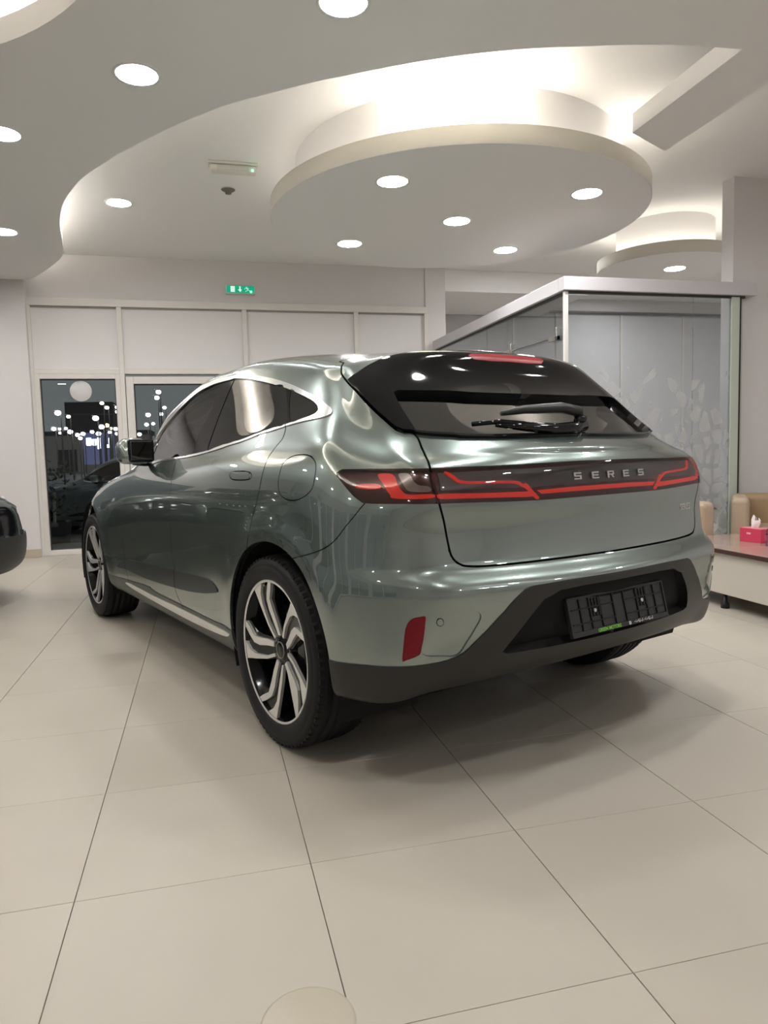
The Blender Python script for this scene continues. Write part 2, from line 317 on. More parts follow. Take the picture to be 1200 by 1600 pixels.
add_tube(bm,[(.075,-.053,.085),(.075,-.053,.0855)],.009,8); add_tube(bm,[(.07,-.053,.076),(.088,-.053,.05)],.009,6,.4)
for a in ([(.088,-.053,.05),(.108,-.053,.042),(.116,-.053,.024)],[(.086,-.053,.05),(.074,-.053,.036),(.056,-.053,.03)],[(.072,-.053,.074),(.092,-.053,.07),(.1,-.053,.06)],[(.07,-.053,.074),(.055,-.053,.066),(.05,-.053,.054)]): add_tube(bm,a,.005,6,.5)
bm_obj('running_figure',bm,MT['signwhite'],ex); bm=bmesh.new(); bmesh.ops.create_uvsphere(bm,u_segments=10,v_segments=8,radius=.013); bm_obj('indicator_led',bm,MT['led'],ex).location=(.125,-.055,.028)
tag(ex,'green emergency exit sign with white pictograms high on the back wall','sign')
em=empty('emergency_light',(.335,6.10,ZC)); box('mounting_plate',-.20,.20,-.06,.06,-.02,0,MT['white'],em,.006); box('housing',-.185,.185,-.045,.05,-.075,-.018,MT['white'],em,.018,3)
box('diffuser',-.13,.12,-.05,-.043,-.066,-.03,mat('emergency_diffuser',(.6,.59,.55),.3),em,.003); bm=bmesh.new(); bmesh.ops.create_uvsphere(bm,u_segments=8,v_segments=6,radius=.008); bm_obj('indicator_led',bm,MT['led'],em).location=(.15,-.05,-.06)
tag(em,'white box emergency light with green indicator on the raised ceiling','light')
sd=empty('smoke_detector',(.315,6.66,ZC)); bm=bmesh.new(); add_lathe(bm,[(.06,0),(.06,-.012),(.045,-.022),(.03,-.026),(.026,-.045),(.001,-.048)],24); bm_obj('housing',bm,MT['detector'],sd,True)
bm=bmesh.new(); add_lathe(bm,[(.064,0),(.064,-.006),(.058,-.010)],24); bm_obj('mounting_ring',bm,MT['white'],sd,True)
tag(sd,'small round smoke detector below the emergency light on the ceiling','smoke detector')
# ================================================================ glass office front
gp=empty('glass_partition',(2.95,5.6,0)); gx,gy=2.95,5.6
def gbox(n,x0,x1,y0,y1,z0,z1,m,bev=.004): return box(n,x0-gx,x1-gx,y0-gy,y1-gy,z0,z1,m,gp,bev,1)
bm=bmesh.new()
for a in ((2.935,4.81,5.50,5.60),): add_box(bm,a[0]-gx,a[1]-gx,a[2]-gy,a[3]-gy,2.405,2.515,.003,1)
add_box(bm,2.935-gx,3.035-gx,5.60-gy,9.0-gy,2.405,2.515,.003,1); bm_obj('top_beam',bm,MT['beam'],gp)
gbox('track',2.96,4.72,5.535,5.56,2.385,2.405,MT['dark'],.002); gbox('track',2.97,2.995,5.56,9.0,2.385,2.405,MT['dark'],.002)
gbox('corner_post',2.955,2.99,5.53,5.565,0,2.40,MT['frame']); gbox('end_post',4.575,4.66,5.53,5.57,0,2.395,mat('post_pale_green',(.52,.56,.49),.4)); gbox('end_gasket',4.672,4.692,5.55,5.60,0,2.395,MT['dark'],.001); gbox('end_trim',4.70,4.715,5.56,5.60,0,2.395,MT['metal'],.001)
gbox('glass_panel',2.99,4.195,5.543,5.553,.03,2.385,MT['office'],.001); gbox('glass_panel',4.20,4.575,5.543,5.553,.03,2.385,MT['office'],.001)
gbox('glass_panel',2.977,2.987,5.565,6.62,.03,2.385,MT['office'],.001); gbox('glass_panel',2.977,2.987,6.63,8.95,.03,2.385,MT['office'],.001)
gbox('base_channel',2.96,4.66,5.53,5.565,0,.03,MT['metal'],.002); gbox('base_channel',2.965,3.0,5.565,9.0,0,.03,MT['metal'],.002)
bm=bmesh.new(); add_box(bm,-.004,.032,.06,.21,2.02,2.06,.003,1); add_box(bm,-.004,.032,.06,.085,2.02,2.13,.003,1); bm_obj('patch_fitting',bm,MT['metal'],gp)
bm=bmesh.new(); add_box(bm,-.004,.032,.99,1.15,2.04,2.075,.003,1); add_box(bm,-.004,.032,1.0,1.02,2.02,2.13,.003,1); bm_obj('patch_fitting',bm,MT['metal'],gp)
bm=bmesh.new(); add_tube(bm,[(.01,.20,2.05),(.01,1.0,2.06)],.006,8); bm_obj('stay_rod',bm,MT['metal'],gp)
# frosted film with organic cut-outs on the lower right of the front glass
def film_mat():
    m=bpy.data.materials.new('frosted_film'); m.use_nodes=True; n=m.node_tree.nodes; l=m.node_tree.links; n.remove(n['Principled BSDF'])
    tc=n.new('ShaderNodeTexCoord'); mp=n.new('ShaderNodeMapping'); mp.inputs['Scale'].default_value=(9,9,6.5); l.new(tc.outputs['Object'],mp.inputs[0])
    v=n.new('ShaderNodeTexVoronoi'); v.feature='DISTANCE_TO_EDGE'; v.inputs['Scale'].default_value=1.; l.new(mp.outputs[0],v.inputs['Vector'])
    r=n.new('ShaderNodeMapRange'); r.inputs['From Min'].default_value=.10; r.inputs['From Max'].default_value=.14; l.new(v.outputs['Distance'],r.inputs['Value'])
    v2=n.new('ShaderNodeTexVoronoi'); l.new(mp.outputs[0],v2.inputs['Vector']); v2.inputs['Scale'].default_value=1.
    sp=n.new('ShaderNodeSeparateXYZ'); l.new(tc.outputs['Object'],sp.inputs[0]); sc=n.new('ShaderNodeSeparateColor'); l.new(v2.outputs['Color'],sc.inputs[0])
    # fewer shapes higher up and further left
    a=n.new('ShaderNodeMapRange'); a.inputs['From Min'].default_value=1.15; a.inputs['From Max'].default_value=1.95; a.inputs['To Min'].default_value=1.05; a.inputs['To Max'].default_value=-.1; l.new(sp.outputs['Z'],a.inputs['Value'])
    lt=n.new('ShaderNodeMath'); lt.operation='LESS_THAN'; l.new(sc.outputs[0],lt.inputs[0]); l.new(a.outputs[0],lt.inputs[1])
    mu=n.new('ShaderNodeMath'); mu.operation='MULTIPLY'; l.new(r.outputs[0],mu.inputs[0]); l.new(lt.outputs[0],mu.inputs[1])
    m3=n.new('ShaderNodeMath'); m3.operation='MULTIPLY'; m3.inputs[1].default_value=.36; l.new(mu.outputs[0],m3.inputs[0])
    t=n.new('ShaderNodeBsdfTransparent'); d=n.new('ShaderNodeBsdfDiffuse'); d.inputs[0].default_value=(.62,.62,.61,1); x=n.new('ShaderNodeMixShader')
    l.new(m3.outputs[0],x.inputs[0]); l.new(t.outputs[0],x.inputs[1]); l.new(d.outputs[0],x.inputs[2]); l.new(x.outputs[0],n['Material Output'].inputs[0]); return m
gbox('frosted_film',3.25,4.57,5.5405,5.5425,.05,2.0,film_mat(),0)
tag(gp,'glass office partition with white top beam and frosted pattern behind the car','partition')
# ================================================================ seating corner
tb=empty('coffee_table',(3.33,3.3,0)); 
bm=bmesh.new(); add_box(bm,0,.66,-.3,1.45,.378,.408,.004,2); ob=bm_obj('top_edge',bm,MT['woodedge'],tb)
box('table_top',.004,.656,-.296,1.446,.405,.4105,MT['wood'],tb,.002,1)
box('front_panel',.03,.055,-.2,1.35,.10,.378,MT['tablewhite'],tb,.003); box('back_panel',.60,.625,-.2,1.35,.10,.378,MT['tablewhite'],tb,.003); box('end_panel',.056,.599,1.30,1.325,.10,.378,MT['tablewhite'],tb,.003)
for x,y in ((.06,.82),(.58,.82),(.06,-.15),(.58,-.15),(.06,1.27),(.58,1.27)):
    bm=bmesh.new(); add_lathe(bm,[(.001,.0),(.028,.0),(.028,.03),(.014,.045),(.014,.10),(.001,.1)],16); bm_obj('foot',bm,MT['black'],tb,True).location=(x,y,0)
tag(tb,'low white coffee table with brown laminate top at the right edge','table')
tbx=empty('tissue_box',(3.785,4.30,.4105),math.radians(-84)); tbx.scale=(.88,.88,1.0)
def tissue_box():
    bm=bmesh.new(); add_box(bm,-.105,.105,-.06,.06,0,.098,.003,2); bm_obj('carton',bm,MT['pink'],tbx)
    box('top_panel',-.10,.10,-.055,.055,.097,.0995,mat('tissue_box_top',(.72,.22,.28),.4),tbx,.001,1)
    box('printed_mark',-.035,.005,-.0612,-.0600,.055,.068,mat('mark_pale',(.8,.45,.5),.5),tbx).rotation_euler=(0,.0,0)
    bm=bmesh.new(); n=18; rows=[(.0,.035,.012),(.025,.042,.02),(.05,.04,.016),(.072,.025,.012)]; rg=[]
    for h,a,b in rows:
        rg.append([bm.verts.new(((a+.008*math.sin(3*t+h*60))*math.cos(t)-.01+.25*h*math.sin(h*30),(b+.006*math.cos(4*t))*math.sin(t),.098+h+.010*math.sin(2*t+1)*(h>0.02)+(.012 if math.cos(t)<-.2 else -.008)*(h>.06))) for t in [2*math.pi*k/n for k in range(n)]])
    for p,q in zip(rg,rg[1:]):
        for k in range(n): bm.faces.new((p[k],p[(k+1)%n],q[(k+1)%n],q[k]))
    bm_obj('tissue',bm,MT['tissue'],tbx,True)
tissue_box(); tag(tbx,'pink tissue box with a white tissue pulled up, on the low table','tissue box')
bt=empty('water_bottle',(3.725,4.10,.4105)); bm=bmesh.new(); add_lathe(bm,[(.002,0),(.026,.001),(.029,.008),(.027,.02),(.029,.03),(.029,.075),(.026,.085),(.028,.095),(.022,.11),(.0125,.12),(.0125,.128)],28); bm_obj('bottle_body',bm,MT['bottle'],bt,True)
bm=bmesh.new(); add_lathe(bm,[(.0295,.032),(.0297,.034),(.0297,.072),(.0295,.074)],28); bm_obj('label_band',bm,MT['blabel'],bt,True); bm=bmesh.new(); add_lathe(bm,[(.0145,.124),(.0145,.139),(.013,.141),(.001,.141)],24); bm_obj('cap',bm,MT['purple'],bt,True)
tag(bt,'small clear plastic water bottle with purple cap beside the tissue box','bottle')
def armchair():
    r=empty('armchair')
    box('seat_cushion',-.235,.235,-.34,.10,.24,.42,MT['leather'],r,.035,4); box('base_frame',-.36,.36,-.35,.24,.09,.25,MT['leather2'],r,.02,3)
    for s in (-1,1): box('armrest',*(sorted((s*.24,s*.375))),-.36,.24,.10,.665,MT['leather'],r,.045,5)
    box('backrest',-.36,.36,.07,.26,.22,.672,MT['leather2'],r,.05,5)
    for x in (-.3,.3):
        for y in (-.3,.2):
            bm=bmesh.new(); add_lathe(bm,[(.001,0),(.02,0),(.026,.1),(.001,.1)],14); bm_obj('leg',bm,MT['dark'],r,True).location=(x,y,0)
    return r
c1=armchair(); c1.location=(3.45,5.12,0); tag(c1,'tan leather armchair showing between the car tail and the glass post','armchair','tan armchairs by the glass office')
c2=copy_tree(c1); c2.location=(4.70,5.06,0); c2.rotation_euler=(0,0,math.radians(-40)); tag(c2,'tan leather armchair cut by the right edge behind the tissue box','armchair','tan armchairs by the glass office')
# flat disc added for a faint round blemish, not a known floor fitting
fc=empty('round_mark',(.15,1.335,0)); bm=bmesh.new(); add_lathe(bm,[(.001,.004),(.088,.004),(.094,.0025),(.095,0)],48); bmesh.ops.reverse_faces(bm,faces=bm.faces[:]); bm_obj('mark_disc',bm,mat('mark_beige',(.47,.43,.34),.35),fc,True)
tag(fc,'flat beige disc standing in for a faint round mark at the bottom edge','mark')
# ================================================================ night outside the glass
gd=struct(box('ground_outside',-60,30,10.85,125,-.35,-.12,MT['asphalt'])); gd2=struct(box('ground_outside',-60,XL-.2,-40,10.85,-.35,-.12,MT['asphalt']))
gd3=struct(box('ground_outside',XL-.1,3.0,YB+.22,10.9,-.3,-.118,MT['asphalt']))
def street_lamp(x,y,z,m='street',r=.16,label=None):
    o=empty('street_lamp',(x,y,-.12)); h=z+.12
    bm=bmesh.new(); add_tube(bm,[(.0,0,0),(.0,0,h*.5),(0,0,h+.12)],[.045,.035,.025],8); add_tube(bm,[(0,0,h+.1),(-.25,-.25,h+.14)],.02,6); bm_obj('pole',bm,MT['pole'],o)
    bm=bmesh.new(); bmesh.ops.create_uvsphere(bm,u_segments=12,v_segments=8,radius=r*.55)
    for v in bm.verts: v.co.z*=.8
    hd=bm_obj('lamp_head',bm,MT[m],o); hd.location=(-.25*r,-.35,h)
    o['bearing']=math.degrees(math.atan2(x,y)); tag(o,label or 'lit white street lamp among the many lights beyond the storefront glass','street lamp','street lamps in the car park outside'); return o
# lamp heads of the car park: x, y, height, size
for x,y,z,r in [(-6.54,37.43,3.31,0.26),(-7.42,45.4,3.56,0.2),(-8.93,49.2,3.02,0.26),(-10.36,59.1,3.39,0.2),(-9.93,59.17,3.42,0.22),(-8.33,51.33,2.89,0.3),(-7.61,49.42,2.62,0.24),(-5.96,39.55,2.15,0.18),(-8.76,59.36,3.0,0.3),(-7.44,54.49,2.97,0.24),(-7.4,57.53,2.93,0.32),(-5.17,41.68,2.79,0.26),(-5.1,43.7,3.94,0.2),(-4.13,39.79,3.7,0.2),(-4.87,46.75,3.88,0.22),(-4.37,35.73,3.63,0.16),(-6.35,55.64,3.23,0.2),(-5.35,49.71,2.97,0.24),(-4.91,37.68,3.05,0.26),(-10.7,61.07,3.15,0.2),(-5.72,49.67,2.76,0.2),(-6.15,57.67,2.91,0.24),(-1.76,33.95,3.97,0.2),(-1.95,35.95,3.87,0.2),(-3.05,45.9,3.63,0.26),(-2.31,45.94,3.67,0.2),(-1.92,41.96,3.8,0.18),(-3.59,51.88,3.31,0.24),(-3.17,51.9,3.36,0.2),(-4.4,55.83,2.78,0.26),(-2.36,55.95,3.16,0.22),(-11.71,48.61,2.99,0.25),(-11.38,46.63,2.24,0.3),(-7.01,29.17,4.21,0.2)]: street_lamp(x,y,z,'street',r)
street_lamp(-6.09,51.64,3.28,'amber',.28,'street lamp with an amber orange head beyond the storefront glass')
ORD=['first','second','third','fourth','fifth','sixth','seventh','eighth','ninth','tenth','eleventh','twelfth','thirteenth','fourteenth','fifteenth','sixteenth','seventeenth','eighteenth','nineteenth','twentieth','twenty-first','twenty-second','twenty-third','twenty-fourth','twenty-fifth']
SL=[o for o in COL.objects if o.get('category')=='street lamp' and 'amber' not in o['label']]
for lo,hi,wh in ((-90,-12.8,'the window at the left edge'),(-12.8,-5.5,'the left glass pane'),(-5.5,20,'the glass door')):
    for n_,o in enumerate(sorted([o for o in SL if lo<=o['bearing']<hi],key=lambda o:o['bearing'])): o['label']='lit white street lamp, %s from the left seen through %s'%(ORD[n_],wh)
# lamps out of frame on the left that the car side mirrors
random.seed(3)
for k in range(16):
    a=math.radians(128+3.1*k); D=random.uniform(26,44); o=street_lamp(0,D,4.0,label='white street lamp in the dark outside the left wall, beyond the photo'); h=random.uniform(3.2,6.5); o.location=(D*math.cos(a),D*math.sin(a)+2,-.12)
b1=empty('low_building',(-10,72,-.12)); box('facade',-9,5,0,6,0,3.4,MT['nightwall'],b1); box('parapet',-9.2,5.2,-.1,6.1,3.4,3.8,MT['nightdark'],b1); box('doorway',-3,-1.4,-.05,.05,0,2.1,MT['nightdark'],b1); tag(b1,'low beige building beyond the car park at night','building')
b2=empty('dark_tower_block',(-13.5,96,-.12)); box('facade',-2.8,2.8,0,8,0,8.2,MT['nightdark'],b2)
for k in range(3): box('floor_band',-2.85,2.85,-.12,0,2.6+k*2,2.75+k*2,mat('band_dark',(.12,.11,.11),.8),b2)
tag(b2,'dark multi-storey building in the night behind the glass door','building')
sg=empty('shop_sign',(-8.5,64,-.12)); sg.scale=(.5,.6,1.05); box('board',-2.4,2.6,-.1,.1,.7,3.2,MT['shopblue'],sg,.03)
for x0,x1,z0,z1 in ((-1.7,-.9,2.2,2.8),(-.8,-.1,2.2,2.7),(0,.5,1.9,2.8),(1.1,2.1,2.0,2.25),(1.8,2.1,2.25,2.8)): box('lit_letter_block',x0,x1,-.2,-.1,z0,z1,MT['shopsign'],sg,.1,3)
for x in (-2,2.2): box('post',x-.06,x+.06,-.06,.06,0,.7,MT['pole'],sg)
tag(sg,'lit blue and white shop sign across the car park','sign')
sh=empty('potted_shrub',(-2.0,10.5,-.118)); random.seed(5); bm=bmesh.new()
for k in range(260):
    a=random.uniform(0,6.28); r=.32*math.sqrt(random.random()); z=.45+.75*random.random(); p=Vector((r*math.cos(a),r*math.sin(a),z)); q=Vector((random.uniform(-1,1),random.uniform(-1,1),random.uniform(-.3,1))).normalized()*.09; s=q.cross(Vector((0,0,1))).normalized()*.025
    v=[bm.verts.new(p),bm.verts.new(p+q*.5+s),bm.verts.new(p+q),bm.verts.new(p+q*.5-s)]; bm.faces.new(v)
f=bm_obj('foliage',bm,MT['leaf'],sh); f['kind']='stuff'; bm=bmesh.new(); add_lathe(bm,[(.001,0),(.17,0),(.22,.4),(.20,.4),(.19,.36),(.001,.36)],24); bm_obj('pot',bm,MT['nightdark'],sh,True); bm=bmesh.new(); add_tube(bm,[(0,0,.3),(.02,.01,.8)],.02,6); bm_obj('stem',bm,MT['nightwall'],sh); tag(sh,'dark leafy shrub in a pot outside the left glass pane','shrub')
# ================================================================ car body surface (control rows, bottom edge to roof)
# ---- control table: rows bottom->roof, cols rear centre -> around the left side -> front centre
SX=[-.05,.30,.70,1.15,1.60,2.10,2.60,3.05]          # x of side columns 8..15
def rear(x0,b,z0,zb,ys=(0,.22,.43,.60,.73)):
    return [(x0+b*(y/.65)**2,y,z0+(zb-z0)*(y/.73)**2) for y in ys]
RCX=[-.18,-.17,-.15,-.11,-.06,0,.06,.13,.22,.38,.62,.85,1.03,1.13,1.2,1.25,1.28,1.30,1.31,1.32]
zr=lambda x: float(np.interp(x,[-.35,-.2,-.05,.2,.5,.8,1.1,1.4],[1.497,1.524,1.547,1.577,1.602,1.617,1.618,1.60]))
ROWS=[]
def row(rr,c5,c6,c7,ys,zs,fr): 
    side=[(x,y,z) for x,y,z in zip(SX,ys,zs)] if not isinstance(ys[0],tuple) else list(ys)
    ROWS.append(rr+[c5,c6,c7]+side+fr)
def yy(*a): return list(a)
# R0 bottom edge
row(rear(-.66,.05,.335,.325),(-.585,.845,.32),(-.46,.895,.315),(-.30,.90,.29),
    yy(.90,.885,.875,.875,.875,.885,.90,.90),yy(.27,.25,.245,.245,.245,.25,.26,.26),
    [(3.42,.80,.26),(3.62,.58,.25),(3.72,.30,.25),(3.75,0,.25)])
# R1 skirt
row(rear(-.765,.06,.375,.36),(-.655,.865,.35),(-.48,.935,.35),(-.30,.945,.34),
    yy(.945,.93,.925,.925,.925,.93,.945,.94),yy(.33,.315,.31,.31,.31,.315,.33,.33),
    [(3.50,.80,.33),(3.72,.56,.33),(3.80,.30,.33),(3.83,0,.33)])
# R2
row(rear(-.855,.075,.50,.50),(-.685,.838,.50),(-.50,.940,.50),(-.30,.950,.50),
    yy(.950,.948,.945,.945,.945,.952,.962,.945),yy(.50,.46,.45,.45,.45,.46,.50,.50),
    [(3.52,.80,.48),(3.75,.56,.48),(3.82,.30,.48),(3.85,0,.48)])
# R3
row(rear(-.880,.080,.62,.625),(-.685,.828,.625),(-.50,.936,.62),(-.30,.951,.61),
    yy(.952,.953,.952,.951,.951,.956,.964,.94),yy(.61,.58,.57,.57,.57,.58,.60,.60),
    [(3.50,.80,.58),(3.75,.56,.58),(3.82,.30,.58),(3.85,0,.58)])
# R4 crease low
row(rear(-.880,.082,.688,.697),(-.68,.824,.70),(-.50,.930,.70),(-.30,.949,.69),
    yy(.953,.957,.957,.956,.956,.959,.962,.93),yy(.69,.68,.67,.67,.67,.67,.68,.67),
    [(3.48,.79,.65),(3.74,.56,.65),(3.81,.30,.65),(3.84,0,.65)])
# R5 ledge
row(rear(-.835,.082,.728,.738),(-.655,.825,.74),(-.49,.926,.745),(-.30,.947,.745),
    yy(.954,.961,.962,.960,.960,.961,.958,.92),yy(.75,.75,.75,.75,.75,.745,.745,.72),
    [(3.46,.78,.70),(3.73,.56,.70),(3.80,.30,.70),(3.83,0,.70)])
# R6
row(rear(-.812,.076,.775,.785),(-.648,.822,.785),(-.485,.922,.79),(-.30,.946,.80),
    yy(.954,.963,.965,.963,.963,.962,.953,.91),yy(.815,.82,.82,.82,.82,.81,.80,.76),
    [(3.43,.77,.73),(3.72,.55,.73),(3.79,.30,.73),(3.82,0,.73)])
# R7
row(rear(-.803,.076,.865,.87),(-.640,.818,.87),(-.48,.914,.875),(-.30,.941,.89),
    yy(.951,.961,.964,.963,.962,.958,.945,.90),yy(.895,.895,.895,.89,.885,.875,.855,.80),
    [(3.40,.76,.76),(3.70,.55,.76),(3.78,.30,.76),(3.81,0,.76)])
# R8 lamp bottom
row(rear(-.806,.073,.945,.952),(-.636,.813,.955),(-.475,.903,.965),(-.29,.932,.985),
    yy(.943,.955,.960,.960,.958,.952,.935,.885),yy(.985,.97,.96,.95,.94,.92,.89,.83),
    [(3.37,.75,.785),(3.67,.54,.785),(3.76,.30,.785),(3.79,0,.785)])
# R9 lamp top
row(rear(-.795,.088,1.055,1.052),(-.602,.785,1.055),(-.45,.875,1.07),(-.28,.905,1.085),
    yy(.918,.932,.940,.944,.944,.938,.918,.865),yy(1.07,1.045,1.02,1.005,.99,.965,.925,.86),
    [(3.34,.73,.81),(3.63,.53,.81),(3.73,.30,.815),(3.76,0,.815)])
# R10
row(rear(-.758,.125,1.105,1.103),(-.535,.755,1.115),(-.39,.835,1.143),(-.27,.862,1.165),
    yy(.870,.885,.905,.915,.918,.91,.89,.84),yy(1.15,1.13,1.085,1.055,1.035,1.01,.955,.885),
    [(3.30,.71,.83),(3.58,.52,.835),(3.68,.30,.84),(3.71,0,.84)])
# R11 glass base / belt / hood edge
row([(-.713,0,1.152),(-.695,.22,1.155),(-.640,.43,1.160),(-.565,.60,1.168),(-.49,.68,1.178)],
    (-.41,.735,1.195),(-.32,.77,1.215),(-.22,.790,1.240),
    [(-.05,.805,1.237),(.30,.818,1.212),(.70,.845,1.160),(1.15,.868,1.118),(1.60,.882,1.09),(2.08,.87,1.042),(2.55,.85,.978),(3.0,.80,.895)],0,
    [(3.22,.68,.86),(3.45,.50,.865),(3.55,.28,.87),(3.58,0,.87)])
# R12 mid side glass / mid rear glass / hood
row([(-.385,0,1.342),(-.382,.22,1.342),(-.376,.41,1.338),(-.364,.565,1.326),(-.338,.652,1.320)],
    (-.275,.70,1.326),(-.21,.715,1.318),(-.13,.735,1.325),
    [(.02,.747,1.325),(.33,.755,1.33),(.72,.757,1.33),(1.13,.765,1.31),(1.545,.805,1.235),(1.88,.835,1.13),(2.28,.76,1.045),(2.6,.68,.995)],0,
    [(2.78,.56,.975),(2.9,.40,.965),(2.96,.22,.965),(2.98,0,.965)])
# R13 DLO top / spoiler edge
row([(-.318,0,1.472),(-.312,.21,1.472),(-.290,.38,1.466),(-.258,.51,1.454),(-.21,.588,1.438)],
    (-.155,.64,1.43),(-.10,.665,1.42),(-.03,.682,1.42),
    [(.09,.69,1.437),(.36,.692,1.470),(.73,.688,1.497),(1.08,.69,1.485),(1.33,.70,1.462),(1.67,.757,1.322),(1.85,.765,1.225),(1.93,.61,1.15)],0,
    [(2.05,.52,1.12),(2.12,.37,1.10),(2.15,.19,1.10),(2.16,0,1.10)])
# R14 roof rail / windscreen
row([(-.255,0,1.507),(-.25,.20,1.506),(-.225,.36,1.499),(-.19,.48,1.489),(-.145,.552,1.474)],
    (-.095,.585,1.469),(-.04,.615,1.475),(.03,.63,1.483),
    [(.14,.632,1.505),(.37,.628,1.537),(.71,.622,1.557),(1.03,.62,1.55),(1.265,.64,1.527),(1.55,.69,1.437),(1.68,.66,1.385),(1.67,.52,1.37)],0,
    [(1.71,.42,1.36),(1.74,.30,1.355),(1.755,.15,1.355),(1.76,0,1.355)])
# R15 roof
def mid(a,b,t,dz): return [(a[i][0]*(1-t)+b[i][0]*t,a[i][1]*(1-t)+b[i][1]*t,a[i][2]*(1-t)+b[i][2]*t+dz) for i in range(20)]
CEN=[(x,0.,zr(x)) for x in RCX]
r14=ROWS[-1]
ROWS.append(mid(r14,CEN,.40,.008))
for i in range(13,20): # windscreen top
    p=ROWS[-1][i]; ROWS[-1][i]=(p[0]-.02,p[1],p[2]+.05)
ROWS.append(mid(r14,CEN,.72,.004))
for i in range(13,20):
    p=ROWS[-1][i]; ROWS[-1][i]=(p[0]-.02,p[1],p[2]+.045)
ROWS.append(CEN)
T=np.array(ROWS,float)           # (nv,nu,3)
NV,NU=T.shape[:2]
def pad(P):
    m=np.array([1,-1,1.])
    a=np.concatenate([P[:,1:2]*m,P,P[:,-2:-1]*m],1)
    top=a[-2:-1]*m
    return np.concatenate([2*a[:1]-a[1:2],a,top],0)
def bas(t):
    return np.array([(1-t)**3,3*t**3-6*t*t+4,-3*t**3+3*t*t+3*t+1,t**3])/6
def dbas(t):
    return np.array([-(1-t)**2*3,9*t*t-12*t,-9*t*t+6*t+3,3*t*t])/6
def _knots(P):
    Q=pad(P); k=np.array([1,4,1])/6.
    A=Q[:-2]*k[0]+Q[1:-1]*k[1]+Q[2:]*k[2]
    return A[:,:-2]*k[0]+A[:,1:-1]*k[1]+A[:,2:]*k[2]
def solve(T,it=4,fac=.8):
    P=T.copy()
    for _ in range(it):
        P=P+fac*(T-_knots(P))
    return P
CP=pad(solve(T))
ARCH=[(-.035,.375,.425),(2.875,.369,.425)]
def base(u,v,want=False):
    u=np.clip(np.asarray(u,float),0,NU-1-1e-9);v=np.clip(np.asarray(v,float),0,NV-1-1e-9)
    i=np.floor(u).astype(int);j=np.floor(v).astype(int);a=u-i;b=v-j
    A=bas(a);B=bas(b);S=0
    if want: dA=dbas(a);dB=dbas(b);Su=0;Sv=0
    for p in range(4):
        for q in range(4):
            c=CP[j+q,i+p]
            S=S+(B[q]*A[p])[...,None]*c
            if want: Su=Su+(B[q]*dA[p])[...,None]*c; Sv=Sv+(dB[q]*A[p])[...,None]*c
    return (S,Su,Sv) if want else S
def S(u,v):
    P=base(u,v)
    # arch flares
    for cx,cz,r in ARCH:
        d=np.hypot(P[...,0]-cx,P[...,2]-cz)
        side=np.clip((P[...,1]-.80)/.08,0,1); side=side*side*(3-2*side)
        fl=.008*np.exp(-np.maximum(d-r-.03,0)**2/(2*.035**2))*side
        P=P.copy(); P[...,1]+=fl
    return P
def SN(u,v,e=2e-3):
    u=np.asarray(u,float);v=np.asarray(v,float)
    u0=np.clip(u-e,0,NU-1);u1=np.clip(u+e,0,NU-1);v0=np.clip(v-e,0,NV-1);v1=np.clip(v+e,0,NV-1)
    du=S(u1,v)-S(u0,v);dv=S(u,v1)-S(u,v0)
    n=np.cross(dv,du)      # outward?
    n/=np.linalg.norm(n,axis=-1,keepdims=True)+1e-12
    return n

